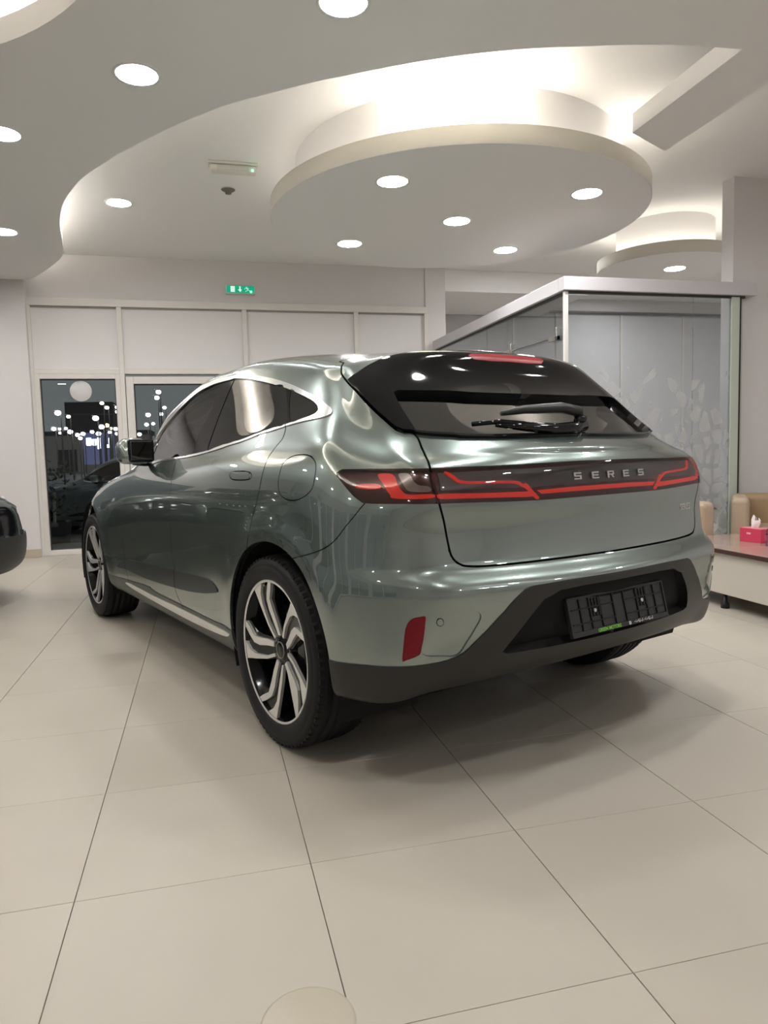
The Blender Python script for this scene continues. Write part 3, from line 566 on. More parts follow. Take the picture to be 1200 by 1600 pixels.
# outlines of panels, windows and lamps in surface coordinates
UV={"dlo_out":[[12.202,10.977],[11.688,10.936],[11.11,10.914],[10.715,10.871],[10.252,10.863],[9.928,10.86],[9.678,10.863],[9.402,10.827],[9.05,10.887],[8.697,10.918],[8.467,10.969],[8.222,11.01],[7.945,11.042],[7.639,11.049],[7.31,11.086],[7.028,11.202],[6.884,11.376],[6.957,11.517],[7.2,11.714],[7.696,12.092],[8.191,12.389],[8.609,12.595],[9.124,12.776],[9.766,12.939],[10.267,13.095],[10.418,13.111],[10.977,13.222],[11.641,13.18],[12.239,13.336],[12.525,13.353],[13.056,13.466],[13.411,13.374],[13.518,12.969],[13.343,12.443],[13.067,12.093]],"dlo_in":[[12.14,11.177],[11.735,11.063],[11.284,11.015],[10.729,10.969],[10.306,10.951],[9.97,10.985],[9.722,10.995],[9.436,10.934],[9.075,10.973],[8.724,11.017],[8.431,11.073],[8.248,11.121],[7.978,11.191],[7.683,11.273],[7.546,11.425],[7.538,11.602],[7.684,11.845],[7.935,12.046],[8.267,12.247],[8.574,12.415],[9.083,12.594],[9.564,12.737],[10.076,12.887],[10.301,12.956],[10.431,12.952],[10.691,12.977],[11.07,13.001],[11.482,12.967],[11.928,12.981],[12.248,12.995],[12.569,12.965],[12.89,12.897],[13.104,12.79],[13.299,12.602],[13.392,12.468]],"glass_front":[[12.1,11.203],[11.751,11.101],[11.297,11.046],[10.754,11.0],[10.843,11.683],[10.755,12.17],[10.8,12.77],[10.78,12.947],[11.047,12.962],[11.448,12.928],[11.887,12.932],[12.206,12.934],[12.515,12.886],[12.837,12.828],[12.954,12.699],[12.773,12.372],[12.361,11.813]],"glass_rear":[[10.294,10.979],[10.417,11.765],[10.404,12.345],[10.341,12.848],[10.305,12.907],[10.065,12.846],[9.555,12.703],[9.075,12.562],[8.713,12.444],[8.467,11.121],[8.735,11.059],[9.088,11.017],[9.453,10.989],[9.698,10.957],[9.981,11.015]],"glass_quarter":[[8.559,12.37],[8.26,12.198],[7.949,11.998],[7.703,11.796],[7.569,11.592],[7.574,11.456],[7.7,11.312],[7.986,11.238],[8.357,11.162]],"fuel":[[7.883,9.185],[7.707,9.428],[7.357,9.402],[7.021,9.257],[6.809,8.954],[6.788,8.463],[6.867,8.091],[7.202,7.752],[7.535,7.671],[7.775,7.858],[7.866,8.249],[7.893,8.761]],"reflector":[[4.494,2.862],[4.628,2.851],[4.76,2.807],[4.848,2.706],[4.893,2.576],[4.915,2.422],[4.921,2.127],[4.9,1.835],[4.811,1.845],[4.631,1.909],[4.543,1.971],[4.532,2.102],[4.512,2.286],[4.496,2.624]],"sensor":[[4.022,2.682],[4.027,2.643],[4.046,2.611],[4.076,2.59],[4.111,2.584],[4.147,2.593],[4.178,2.616],[4.199,2.65],[4.208,2.69],[4.202,2.73],[4.183,2.765],[4.154,2.787],[4.119,2.795],[4.083,2.785],[4.052,2.76],[4.031,2.723]],"clad":[[13.22,1.81],[12.951,2.145],[12.718,2.395],[12.453,2.507],[11.679,2.671],[10.859,2.82],[10.12,2.967],[9.777,2.947],[9.618,2.77],[9.576,2.565],[9.775,2.434],[9.974,2.325],[10.454,2.16],[11.012,2.045],[12.005,1.93],[12.769,1.915]],"sillchrome":[[12.945,1.252],[12.712,1.36],[11.855,1.33],[10.893,1.362],[10.096,1.356],[9.528,1.349],[9.295,1.334],[9.441,1.19],[9.769,1.108],[10.551,1.034],[11.425,1.058],[12.407,1.137]],"handle":[[9.163,9.114],[8.693,8.981],[8.625,8.619],[9.07,8.703]],"pocket":[[4.488,2.873],[4.089,2.946],[3.548,3.002],[3.167,2.929],[3.048,2.719],[3.181,2.395],[3.337,2.117],[3.526,1.843],[3.97,1.866],[4.49,1.955],[4.494,2.296]],"gap_fd":[[11.16,11.1],[10.971,9.927],[10.824,8.107],[10.865,6.357],[10.9,4.969],[10.926,3.772],[10.891,2.983],[10.912,2.399],[10.918,1.9],[10.779,1.517],[10.75,1.3]],"gap_rd":[[8.47,11.2],[8.311,10.453],[8.32,10.171],[8.356,9.75],[8.366,9.463],[8.331,8.298],[8.379,7.522],[8.462,6.942],[8.514,6.195],[8.569,5.494],[8.631,4.707]],"gap_quarter":[[5.46,8.15],[5.584,7.896],[5.736,7.507],[5.9,7.103],[6.062,6.705],[6.246,6.378],[6.534,6.036],[6.369,6.207],[6.774,5.791],[7.304,5.204],[7.38,5.05],[7.62,4.7]],"gap_sill":[[13.402,1.262],[12.847,1.46],[12.049,1.634],[11.711,1.541],[10.779,1.517],[9.882,1.497],[9.449,1.514],[9.142,1.463],[9.052,1.443]],"lamp":[[4.699,8.013],[5.426,7.981],[5.587,7.984],[5.756,8.146],[5.983,8.464],[6.156,8.701],[6.184,8.804],[6.046,8.944],[5.457,9.068],[4.585,9.188],[3.226,9.174],[2.696,9.165],[2.16,9.157],[1.653,9.159],[1.651,9.169],[1.176,9.185],[0.674,9.203],[0.0,9.2],[-0.2,9.2],[-0.2,8.0],[0.0,8.0],[0.423,8.0],[0.951,7.987],[1.443,7.974],[1.763,7.978],[2.181,7.982],[2.661,8.0],[3.268,8.009]],"black":[[5.439,12.505],[4.782,12.677],[4.168,12.97],[3.608,13.167],[3.138,13.29],[2.67,13.393],[1.5,13.5],[0.8,13.6],[0.0,13.64],[-0.2,13.64],[-0.2,11.02],[0.0,11.02],[0.626,10.99],[1.22,10.96],[1.788,10.937],[2.094,10.932],[2.437,10.935],[2.541,10.964],[2.967,10.983],[3.351,11.019],[3.382,11.043],[3.745,11.091],[3.97,11.158],[4.197,11.35],[4.509,11.627],[5.025,12.096]],"rearglass":[[3.351,11.079],[2.967,11.043],[2.541,11.024],[2.437,10.995],[2.094,10.992],[1.788,10.997],[1.22,11.02],[0.626,11.05],[0.0,11.06],[-0.2,11.06],[-0.2,11.91],[0.0,11.91],[0.46,11.91],[0.87,11.91],[1.32,11.915],[1.68,11.94],[2.46,11.98],[3.2,12.03],[3.38,12.0],[3.4,11.93],[3.37,11.57],[3.35,11.29]],"skirt":[[6.6,1.67],[6.3,1.67],[6.125,1.65],[5.807,1.669],[5.5,1.693],[5.208,1.706],[4.963,1.718],[4.682,1.725],[4.356,1.73],[3.989,1.733],[3.731,1.763],[3.52,1.816],[3.373,1.883],[3.237,1.988],[2.861,2.374],[2.519,2.819],[2.216,3.359],[2.104,3.59],[2.031,3.677],[1.96,3.731],[1.259,3.835],[0.794,3.856],[0.3,3.86],[0.0,3.86],[-0.2,3.86],[-0.2,-0.3],[6.6,-0.3]],"recess":[[-0.2,3.45],[0.0,3.45],[0.338,3.451],[0.965,3.434],[1.418,3.358],[1.601,3.168],[1.734,3.075],[1.835,2.86],[2.106,2.358],[2.326,1.96],[2.42,1.76],[2.3,1.7],[1.95,1.68],[1.37,1.66],[0.6,1.65],[0.0,1.65],[-0.2,1.65]],"gap_gate":[[0.0,14.78],[1.6,14.77],[3.4,14.72],[5.0,14.58],[5.95,14.42],[6.3,14.2],[6.2,13.95],[5.68,13.756],[5.758,13.264],[5.88,12.925],[5.572,12.502],[5.037,12.07],[4.525,11.604],[4.215,11.326],[3.99,11.13],[3.762,11.065],[3.41,11.023],[3.442,10.549],[3.472,10.194],[3.557,9.691],[3.705,9.19],[3.801,8.72],[3.779,8.358],[3.716,7.992],[3.563,7.212],[3.474,6.393],[3.457,6.197],[3.415,5.975],[3.361,5.798],[3.286,5.64],[3.192,5.492],[3.095,5.414],[2.707,5.327],[1.843,5.351],[1.198,5.396],[0.509,5.415],[0.0,5.41]],"brake":[[-0.2,13.28],[0.0,13.28],[0.4,13.25],[0.88,13.22],[1.0,13.1],[0.88,12.92],[0.46,12.89],[0.0,12.91],[-0.2,12.91]],"gap_door":[[12.6,11.9],[12.66,10.8],[12.78,9.6],[12.86,8.0],[12.9,6],[12.9,4],[12.85,2.4],[12.84,1.35]],"gap_hood":[[13.85,13.6],[13.55,12.7],[13.6,11.7],[14.2,11.08],[15,10.95],[16,10.92],[17.5,10.9],[19.0,10.9]],"gap_front":[[15.3,11.1],[15.42,9],[15.4,7],[15.2,5.5],[14.95,4.6]],"headlamp":[[15.05,9.0],[15.3,9.9],[16.2,10.3],[17.3,10.1],[17.5,9.3],[16.8,8.75],[15.9,8.6],[15.2,8.6]],"intake":[[15.5,2.9],[15.4,4.2],[15.45,5.4],[15.65,6.6],[16.4,7.2],[17.2,6.6],[17.4,3.6],[17.2,2.8],[16.4,2.7]],"grille":[[17.6,2.8],[17.75,6.8],[18.2,7.5],[19.2,7.6],[19.2,2.8],[18.3,2.75]],"st_red1":[[5.34,8.922],[5.03,8.955],[4.913,8.612],[4.786,8.402],[4.601,8.316],[3.881,8.321],[3.88,8.199],[4.952,8.193],[5.085,8.298],[5.215,8.568]],"st_clear":[[4.874,8.987],[4.543,9.004],[4.426,8.733],[4.254,8.598],[3.94,8.555],[3.918,8.402],[4.392,8.394],[4.644,8.441],[4.778,8.644]],"st_red2":[[5.725,8.55],[5.351,8.608],[5.297,8.474],[5.72,8.439]],"st_up":[[3.323,9.059],[3.19,8.884],[3.032,8.688],[2.43,8.641],[1.905,8.606],[1.776,8.521],[1.745,8.484],[1.679,8.508],[1.565,8.287],[1.442,8.054],[1.507,8.018],[1.629,8.269],[1.782,8.437],[1.946,8.533],[2.439,8.565],[3.065,8.611],[3.251,8.8],[3.374,9.028]],"st_bar":[[3.67,8.31],[2.84,8.29],[1.78,8.27],[1.62,8.28],[1.5,8.18],[1.6,8.1],[2.11,8.12],[2.85,8.14],[3.67,8.17]],"st_bar2":[[1.47,8.29],[0.77,8.33],[0.0,8.34],[-0.2,8.34],[-0.2,8.2],[0.0,8.2],[0.78,8.19],[1.38,8.17]],"lampgrey":[[3.55,9.05],[2.6,9.03],[1.3,9.04],[0.6,9.07],[0.0,9.08],[-0.2,9.08],[-0.2,8.42],[0.0,8.42],[1.4,8.4],[1.65,8.36],[1.8,8.4],[3.6,8.4]],"windscreen":[[13.75,13.35],[14.4,13.15],[16,13.05],[19.2,13.05],[19.2,15.55],[16,15.55],[14.2,15.4],[13.5,14.9],[13.3,14.2]],"front_skirt":[[15.2,-0.3],[15.2,1.2],[15.35,2.3],[16.5,2.5],[19.2,2.5],[19.2,-0.3]]}
WIP=[(-.676,-.012,1.226),(-.672,-.004,1.250),(-.669,.080,1.2616),(-.6507,.2554,1.254),(-.635,.344,1.240),(-.674,-.012,1.192),(-.684,-.012,1.232),[(-.6033,.4517,1.2055),(-.641,.352,1.213),(-.6764,.245,1.2021),(-.6953,.1675,1.1977),(-.700,.05,1.196)],[(-.640,.375,1.200),(-.672,.27,1.192),(-.690,.15,1.185),(-.692,.04,1.188),(-.686,-.02,1.196)]]
LETY=(.150,.062,-.024,-.112,-.202); LETZ=1.018
# ================================================================ THE CAR: panels cut out of one smooth surface
def uvgrid_cut():
    NUc,NVc=(NU-1)*6,(NV-1)*5
    hu,hv=1/6.,1/5.
    cells={(i,j):[[(i*hu,j*hv),((i+1)*hu,j*hv),((i+1)*hu,(j+1)*hv),(i*hu,(j+1)*hv)]] for i in range(NUc) for j in range(NVc)}
    def cut(a,b):
        n=(-(b[1]-a[1]),b[0]-a[0]); L=math.hypot(*n)
        if L<1e-7: return
        n=(n[0]/L,n[1]/L); t=(n[1],-n[0])
        i0,i1=int(math.floor((min(a[0],b[0])-1e-9)/hu)),int(math.floor((max(a[0],b[0])+1e-9)/hu)); j0,j1=int(math.floor((min(a[1],b[1])-1e-9)/hv)),int(math.floor((max(a[1],b[1])+1e-9)/hv))
        for i in range(max(i0,0),min(i1,NUc-1)+1):
            for j in range(max(j0,0),min(j1,NVc-1)+1):
                out=[]
                for P in cells[i,j]:
                    d=[(p[0]-a[0])*n[0]+(p[1]-a[1])*n[1] for p in P]
                    if max(d)<1e-5 or min(d)>-1e-5: out.append(P); continue
                    A,B,ts=[],[],[]
                    for k in range(len(P)):
                        p,q=P[k],P[(k+1)%len(P)]; dp,dq=d[k],d[(k+1)%len(P)]
                        if dp>=-1e-5: A.append(p)
                        if dp<=1e-5: B.append(p)
                        if abs(dp)<=1e-5: ts.append((p[0]-a[0])*t[0]+(p[1]-a[1])*t[1])
                        if (dp>1e-5 and dq<-1e-5) or (dp<-1e-5 and dq>1e-5):
                            s=dp/(dp-dq); x=(p[0]+(q[0]-p[0])*s,p[1]+(q[1]-p[1])*s); A.append(x); B.append(x); ts.append((x[0]-a[0])*t[0]+(x[1]-a[1])*t[1])
                    if not ts or max(ts)<1e-6 or min(ts)>L-1e-6: out.append(P); continue
                    for W in (A,B):
                        if len(W)>2: out.append(W)
                cells[i,j]=out
    return cells,cut
def resample(P,step,closed):
    P=np.array(P,float)
    if closed: P=np.vstack([P,P[:1]])
    X=S(P[:,0],P[:,1]); out=[]
    for i in range(len(P)-1):
        n=max(1,int(np.ceil(np.linalg.norm(X[i+1]-X[i])/step)))
        for k in range(n): out.append(P[i]+(P[i+1]-P[i])*k/n)
    if not closed: out.append(P[-1])
    return np.array(out)
def spl(P,closed=True,n=5): return np.array(smooth([tuple(p) for p in P],n,closed))
def inside(pts,poly):
    x,y=pts[:,0],pts[:,1]; c=np.zeros(len(pts),bool); px,py=poly[:,0],poly[:,1]; qx,qy=np.roll(px,-1),np.roll(py,-1)
    for a,b,e,f in zip(px,py,qx,qy):
        m=((b>y)!=(f>y)); 
        if m.any(): c[m]^=(x[m]<(e-a)*(y[m]-b)/(f-b)+a)
    return c
cells,cut=uvgrid_cut()
REG={}
def region(k,sm=True,step=.018):
    P=[tuple(p) for p in UV[k]]
    if sm: P=spl(P,True,4)
    P=resample(P,step,True); REG[k]=P
    for a,b in zip(P,np.roll(P,-1,0)): cut(tuple(a),tuple(b))
GAPS=[]
def gap(k,wd,closed=False,step=.02):
    P=spl(UV[k],closed,4); P=resample(P,step,closed); X,Su,Sv=base(P[:,0],P[:,1],True); n=SN(P[:,0],P[:,1])
    T=(np.roll(X,-1,0)-np.roll(X,1,0)) if closed else np.gradient(X,axis=0); T/=np.linalg.norm(T,axis=1,keepdims=True)+1e-12
    side=np.cross(n,T)
    for s in (-1,1):
        D=side*s*wd/2; J=np.stack([Su,Sv],2); G=np.einsum('nij,nik->njk',J,J); r=np.einsum('nij,ni->nj',J,D); dq=np.linalg.solve(G+np.eye(2)*1e-9,r[...,None])[...,0]
        O=P+dq
        for a,b in zip(O[:-1],O[1:]): cut(tuple(a),tuple(b))
        if closed: cut(tuple(O[-1]),tuple(O[0]))
    X=S(P[:,0],P[:,1]); GAPS.append((np.vstack([X,X[:1]]) if closed else X,wd))
def arch_poly(cx,cz,r,u0,u1):
    # circle in side view -> uv by Newton
    out=[]
    for a in np.linspace(math.radians(-7),math.radians(187),64):
        x,z=cx+r*math.cos(a),cz+r*math.sin(a); p=np.array([(u0+u1)/2,3.])
        g=[(np.hypot(S(u,v)[0]-x,S(u,v)[2]-z),u,v) for u in np.linspace(u0,u1,9) for v in np.linspace(.1,7,9)] if not out else []
        p=np.array(min(g)[1:]) if g else out[-1].copy()
        for _ in range(8):
            f=lambda q:(S(q[0],q[1])[[0,2]]-np.array([x,z])); e=1e-4; r0=f(p); J=np.array([(f(p+[e,0])-r0)/e,(f(p+[0,e])-r0)/e]).T
            p=p+np.clip(np.linalg.lstsq(J,-r0,rcond=None)[0],-.3,.3); p[1]=np.clip(p[1],.03,8)
        out.append(p)
    out=np.array(out); a,b=out[0],out[-1]
    return np.vstack([out,[[b[0],-.4],[a[0],-.4]]])
for k,(cx,cz,r),u0,u1 in (('arch_r',(-.035,.372,.425),6.0,9.3),('arch_f',(2.875,.372,.425),13.2,16.0)):
    P=arch_poly(cx,cz,r,u0,u1); REG[k]=P
    for a,b in zip(P,np.roll(P,-1,0)): cut(tuple(a),tuple(b))
UV['sill']=UV['gap_sill'][:]
UV['sill']=[(14.3,1.2)]+[tuple(p) for p in UV['gap_sill']]+[(8.7,1.47),(8.7,-.3),(14.3,-.3)]
for k in ('dlo_out','dlo_in','glass_front','glass_rear','glass_quarter','lamp','black','rearglass','clad','sillchrome','reflector','sensor','handle','headlamp','front_skirt','intake','grille','pocket','st_red1','st_clear','st_red2','st_up','st_bar','st_bar2','lampgrey','brake','skirt','recess','sill','windscreen'):
    region(k,sm=k not in ('handle','sill','skirt','recess','black','rearglass','brake','lampgrey','st_bar2','lamp','windscreen','front_skirt'))
UV['gap_handle']=UV['handle']
for k,wd,c in (('gap_gate',.0075,False),('gap_fd',.006,False),('gap_rd',.006,False),('gap_door',.005,False),('gap_quarter',.0035,False),('fuel',.004,True),('handle',.004,True),('sensor',.0022,True),('gap_hood',.005,False),('gap_front',.004,False),('gap_sill',.004,False)): gap(k,wd,c)
# fix T-junctions
key=lambda p:(round(p[0],5),round(p[1],5))
def tfix():
    for (i,j),PL in cells.items():
        nb=[PL]+[cells[q] for q in ((i-1,j),(i+1,j),(i,j-1),(i,j+1)) if q in cells]
        if all(len(x)==1 for x in nb): continue
        pts=list({key(p):p for x in nb for P in x for p in P}.values())
        new=[]
        for P in PL:
            Q=[]
            for k in range(len(P)):
                p,q=P[k],P[(k+1)%len(P)]; Q.append(p); dx,dy=q[0]-p[0],q[1]-p[1]; LL=dx*dx+dy*dy
                if LL<1e-12: continue
                on=[]
                for x in pts:
                    ex,ey=x[0]-p[0],x[1]-p[1]; t=(ex*dx+ey*dy)/LL
                    if 1e-3<t<1-1e-3 and abs(ex*dy-ey*dx)<2e-5*math.sqrt(LL): on.append((t,x))
                on.sort(); last=-1
                for t,x in on:
                    if t-last>1e-3: Q.append(x); last=t
            new.append(Q)
        yield (i,j),new
upd=dict(tfix()); cells.update(upd)
VID={}; VUV=[]; FACES=[]
for PL in cells.values():
    for P in PL:
        f=[]
        for p in P:
            k=key(p)
            if k not in VID: VID[k]=len(VUV); VUV.append(p)
            if not f or f[-1]!=VID[k]: f.append(VID[k])
        if f[0]==f[-1]: f.pop()
        if len(set(f))>2: FACES.append(f[::-1])
VUV=np.array(VUV); VP=S(VUV[:,0],VUV[:,1]); VN=SN(VUV[:,0],VUV[:,1])
VP[VUV[:,0]<1e-4,1]=0; VP[VUV[:,0]>NU-1-1e-4,1]=0; VP[VUV[:,1]>NV-1-1e-4,1]=0
FC=np.array([VUV[f].mean(0) for f in FACES]); FX=np.array([VP[f].mean(0) for f in FACES])
IN={k:inside(FC,P) for k,P in REG.items()}
gapm=np.zeros(len(FACES),bool)
for X,wd in GAPS:
    lo,hi=X.min(0)-.02,X.max(0)+.02; c=np.where(((FX>lo)&(FX<hi)).all(1))[0]
    A,B=X[:-1],X[1:]; d=np.full(len(c),9.)
    for a,b in zip(A,B):
        ab=b-a; t=np.clip(((FX[c]-a)@ab)/(ab@ab+1e-12),0,1); d=np.minimum(d,np.linalg.norm(FX[c]-a-t[:,None]*ab,axis=1))
    gapm[c[d<wd*.5+.0004]]=True
LAB=np.array(['body']*len(FACES),dtype='U16')
for k in ('pocket','sill','sillchrome','clad','handle','reflector','sensor','skirt','recess','front_skirt','headlamp','intake','grille','black','rearglass','windscreen','brake','lamp','dlo_out','dlo_in','glass_front','glass_rear','glass_quarter'): LAB[IN[k]]=k
side_y=FX[:,1]>.5
cutm=(IN['arch_r']|IN['arch_f'])&side_y
LAB[cutm]='none'
gl=gapm&~np.isin(LAB,['glass_front','glass_rear','glass_quarter','dlo_in','none','rearglass','windscreen'])
gl&=~((LAB=='lamp')&(FC[:,0]>4.2)); LAB[gl]='gap'
# flood fill of the painted skin into panels
E2F={}
for fi,f in enumerate(FACES):
    for a,b in zip(f,f[1:]+f[:1]): E2F.setdefault((min(a,b),max(a,b)),[]).append(fi)
comp=-np.ones(len(FACES),int); nc=0
ADJ=[[] for _ in FACES]
for e,fs in E2F.items():
    if len(fs)==2: ADJ[fs[0]].append(fs[1]); ADJ[fs[1]].append(fs[0])
for s in range(len(FACES)):
    if comp[s]>=0 or LAB[s]!='body': continue
    st=[s]; comp[s]=nc
    while st:
        q=st.pop()
        for r in ADJ[q]:
            if comp[r]<0 and LAB[r]=='body': comp[r]=nc; st.append(r)
    nc+=1
def comp_at(u,v):
    b=np.where(LAB=='body')[0]; return comp[b[np.argmin(((FC[b]-[u,v])**2).sum(1))]]
PART=np.array(LAB)
SEEDS=[('tailgate',1.,6.6),('tailgate',1.,10.2),('roof_spoiler',3.,13.9),('body_shell',10.,16.),('rear_door',9.8,6.),('front_door',11.8,6.),('rear_bumper',3.5,4.6),('fuel_flap',7.3,8.6),('hood',17.5,12.2),('front_bumper',17.5,8.6),('rear_door',9.6,1.9),('front_door',12.,1.75)]
for n,u,v in SEEDS:
    PART[comp==comp_at(u,v)]=n
PART[PART=='body']='body_shell'
# left lamp / centre lamp by the side of the tailgate gap
PART[(LAB=='lamp')&(FC[:,0]>3.72)]='tail_lamp'; PART[(LAB=='lamp')&(FC[:,0]<=3.72)]='light_bar'
# doors take their share of trim, cladding by x of the door gap
cx=FX[:,0]
def build(name,sel,m,parent,off=0.,thick=.012,mirror=0,skirt=True,inv=False):
    """mirror 0: left only, 1: right only, 2: both halves joined in one mesh"""
    fs=[FACES[i] for i in np.where(sel)[0]]
    if not fs: print('empty part',name); return None
    ids=sorted({v for f in fs for v in f}); mp={v:i for i,v in enumerate(ids)}
    P=VP[ids]+VN[ids]*off; N=VN[ids].copy(); F=[[mp[v] for v in f] for f in fs]
    P[VUV[ids,0]<1e-4,1]=0; P[VUV[ids,1]>NV-1-1e-4,1]=0; P[VUV[ids,0]>NU-1-1e-4,1]=0
    sk=[]
    if skirt:
        cnt={}
        for f in F:
            for a,b in zip(f,f[1:]+f[:1]): cnt[(a,b)]=1
        V2,N2=[],[]; uvs=VUV[ids]; base_n=len(P)
        for (a,b) in cnt:
            if (b,a) in cnt: continue
            if mirror==2 and ((uvs[a,0]<1e-4 and uvs[b,0]<1e-4) or (uvs[a,1]>NV-1-1e-4 and uvs[b,1]>NV-1-1e-4) or (uvs[a,0]>NU-1-1e-4 and uvs[b,0]>NU-1-1e-4)): continue
            e=P[b]-P[a]; l=np.linalg.norm(e)
            if l<1e-7: continue
            nn=np.cross(e/l,N[a]); k=base_n+len(V2)
            V2+=[P[a],P[b],P[b]-N[b]*thick,P[a]-N[a]*thick]; N2+=[nn]*4; sk.append([k+1,k,k+3,k+2])
        if V2: P=np.vstack([P,V2]); N=np.vstack([N,N2]); F=F+sk
    PP,NN,FF=[],[],[]
    if mirror in (0,2): PP.append(P);NN.append(N);FF+=F
    if mirror in (1,2):
        o=len(P) if mirror==2 else 0; PP.append(P*[1,-1,1]); NN.append(N*[1,-1,1]); FF+=[[v+o for v in f[::-1]] for f in F]
    P=np.vstack(PP);N=np.vstack(NN)
    if mirror==2:   # weld on the centre plane
        kk={};mpv=np.arange(len(P))
        for i in np.where(abs(P[:,1])<1e-5)[0]:
            q=tuple(np.round(P[i],5)); 
            if q in kk: mpv[i]=kk[q]
            else: kk[q]=i
        FF=[[int(mpv[v]) for v in f] for f in FF]
        for i in kk.values(): 
            N[i,1]=0; N[i]/=np.linalg.norm(N[i])+1e-9
    d=bpy.data.meshes.new(name); FF=[f for f in ([x for i,x in enumerate(f) if x!=f[i-1]] for f in FF) if len(set(f))==len(f)>2]; d.from_pydata(P.tolist(),[],FF); d.validate(); d.materials.append(m); d.polygons.foreach_set('use_smooth',np.ones(len(d.polygons),bool))
    d.normals_split_custom_set_from_vertices(N.tolist())
    o=bpy.data.objects.new(name,d); COL.objects.link(o); o.parent=parent
    return o
PAINT=paint('sage_green_paint',(.086,.118,.105),(.205,.255,.233),.70,.27)
PAINT.node_tree.nodes['Principled BSDF'].inputs['Coat IOR'].default_value=2.25
CM=dict(skirt=mat('skirt_charcoal',(.021,.020,.0185),.42),chrome=mat('satin_chrome',(.88,.88,.88),.22,1.),trim=mat('gloss_black_trim',(.005,.005,.006),.06,spec=.45),
 tint=glassmat('privacy_glass',(.035,.037,.04),1.,ior=2.2),clear=glassmat('front_door_glass',(.60,.65,.63),1.,ior=2.3),back=glassmat('rear_window_glass',(.03,.03,.032),1.,ior=2.6),
 liner=mat('gap_black',(.004,.004,.004),.9),lamphouse=mat('lamp_dark_red',(.09,.004,.006),.25,coat=.6),lampgrey=mat('lamp_smoke_grey',(.17,.17,.168),.22,.2),
 red=mat('lamp_red',(.60,.018,.012),.25,emit=(1,.05,.03),es=.16),lampclear=mat('lamp_clear_reflector',(.62,.60,.58),.25,.3),lens=glassmat('lamp_lens',(.95,.90,.90),1.,ior=1.75),refl=mat('reflector_red',(.17,.004,.012),.2,spec=.35),
 tyre=mat('tyre_rubber',(.012,.0115,.012),.6,spec=.35,bump=(40,.1)),rimblack=mat('rim_black',(.005,.005,.005),.14,spec=.35),machined=mat('rim_machined',(.78,.77,.75),.36,.6),disc=mat('brake_disc',(.30,.29,.28),.35,1.),
 interior=mat('cabin_black',(.012,.012,.012),.8),seat=mat('seat_grey',(.05,.048,.045),.6),letter=mat('letter_silver',(.62,.61,.59),.28,.9),platefr=mat('plate_frame_black',(.022,.021,.024),.4),plgreen=mat('plate_text_green',(.16,.42,.06),.5,emit=(.2,.6,.05),es=.06),plwhite=mat('plate_text_white',(.62,.62,.60),.5),screw=mat('screw_silver',(.8,.78,.76),.3,.6),
 clad=mat('cladding_grey_green',(.024,.029,.029),.30,spec=.35),sill=mat('sill_grey_green',(.085,.095,.085),.4,.3),well=mat('wheel_well_black',(.006,.006,.006),.95))
car=empty('car')
xgap_fd=np.interp(FC[:,1],[p[1] for p in sorted(UV['gap_fd'],key=lambda p:p[1])],[p[0] for p in sorted(UV['gap_fd'],key=lambda p:p[1])])
front=FC[:,0]>xgap_fd; rearq=FC[:,0]<8.42
for s in (0,1):
    B=lambda n,sel,m,**k: build(n,sel,m,car,mirror=s,**k)
    for n in ('rear_door','front_door','fuel_flap'): B(n,PART==n,PAINT)
    B('side_window',LAB=='glass_front',CM['clear'],off=-.005,thick=.002); B('side_window',LAB=='glass_rear',CM['tint'],off=-.005,thick=.002); B('quarter_window',LAB=='glass_quarter',CM['tint'],off=-.004,thick=.002)
    B('pillar_trim',(LAB=='dlo_in'),CM['trim'],off=-.003,thick=.004)
    t=B('window_surround',LAB=='dlo_out',CM['chrome'],off=.004,thick=.010); t['label']='bright satin chrome window surround'
    tl=B('tail_lamp',PART=='tail_lamp',CM['lens'],off=.001,thick=.002); L_=(PART=='tail_lamp')
    for n,sel,m,o in (('lamp_housing',L_,'lamphouse',-.016),('light_strip',L_&(IN['st_red1']|IN['st_red2']),'red',-.008),('reflector_strip',L_&IN['st_clear'],'lampclear',-.008)): build(n,sel,CM[m],tl,off=o,thick=.005,mirror=s)
    r=B('reflector',LAB=='reflector',CM['refl'],off=-.002,thick=.012); r['label']='dark red reflector in the bumper corner'
    B('parking_sensor',LAB=='sensor',PAINT,off=-.0015,thick=.008)
    B('door_cladding',(LAB=='clad')&front,CM['clad'],off=.004,thick=.012); B('door_cladding',(LAB=='clad')&~front,CM['clad'],off=.004,thick=.012)
    B('sill',LAB=='sill',CM['sill'],off=.002); t=B('sill_strip',LAB=='sillchrome',CM['machined'],off=.007,thick=.012); t['label']='silver sill strip'
    B('bumper_pocket',LAB=='pocket',PAINT,off=-.004,thick=.002)
    B('door_handle',LAB=='handle',PAINT,off=.003,thick=.010)
    h=B('headlamp',LAB=='headlamp',CM['back'],off=.002,thick=.01); B('front_intake',LAB=='intake',CM['trim'],off=-.02,thick=.02)
    d=build('lamp_housing',LAB=='headlamp',CM['trim'],h,off=-.012,thick=.006,mirror=s)
    for u_ in (15.6,15.9,16.2,16.5,16.8):
        bm=bmesh.new(); bmesh.ops.create_uvsphere(bm,u_segments=10,v_segments=6,radius=.014); lo=bm_obj('headlamp_lens',bm,CM['screw'],h,True); q_=S(u_,9.35)-SN(u_,9.35)*-.006; lo.location=(q_[0],q_[1]*(1-2*s),q_[2])
B=lambda n,sel,m,**k: build(n,sel,m,car,mirror=2,**k)
for n in ('body_shell','tailgate','roof_spoiler','rear_bumper','hood','front_bumper'): B(n,PART==n,PAINT)
lb=B('light_bar',PART=='light_bar',CM['lens'],off=.001,thick=.002); L_=(PART=='light_bar')
strip=L_&(IN['st_bar']|IN['st_bar2']|IN['st_up'])
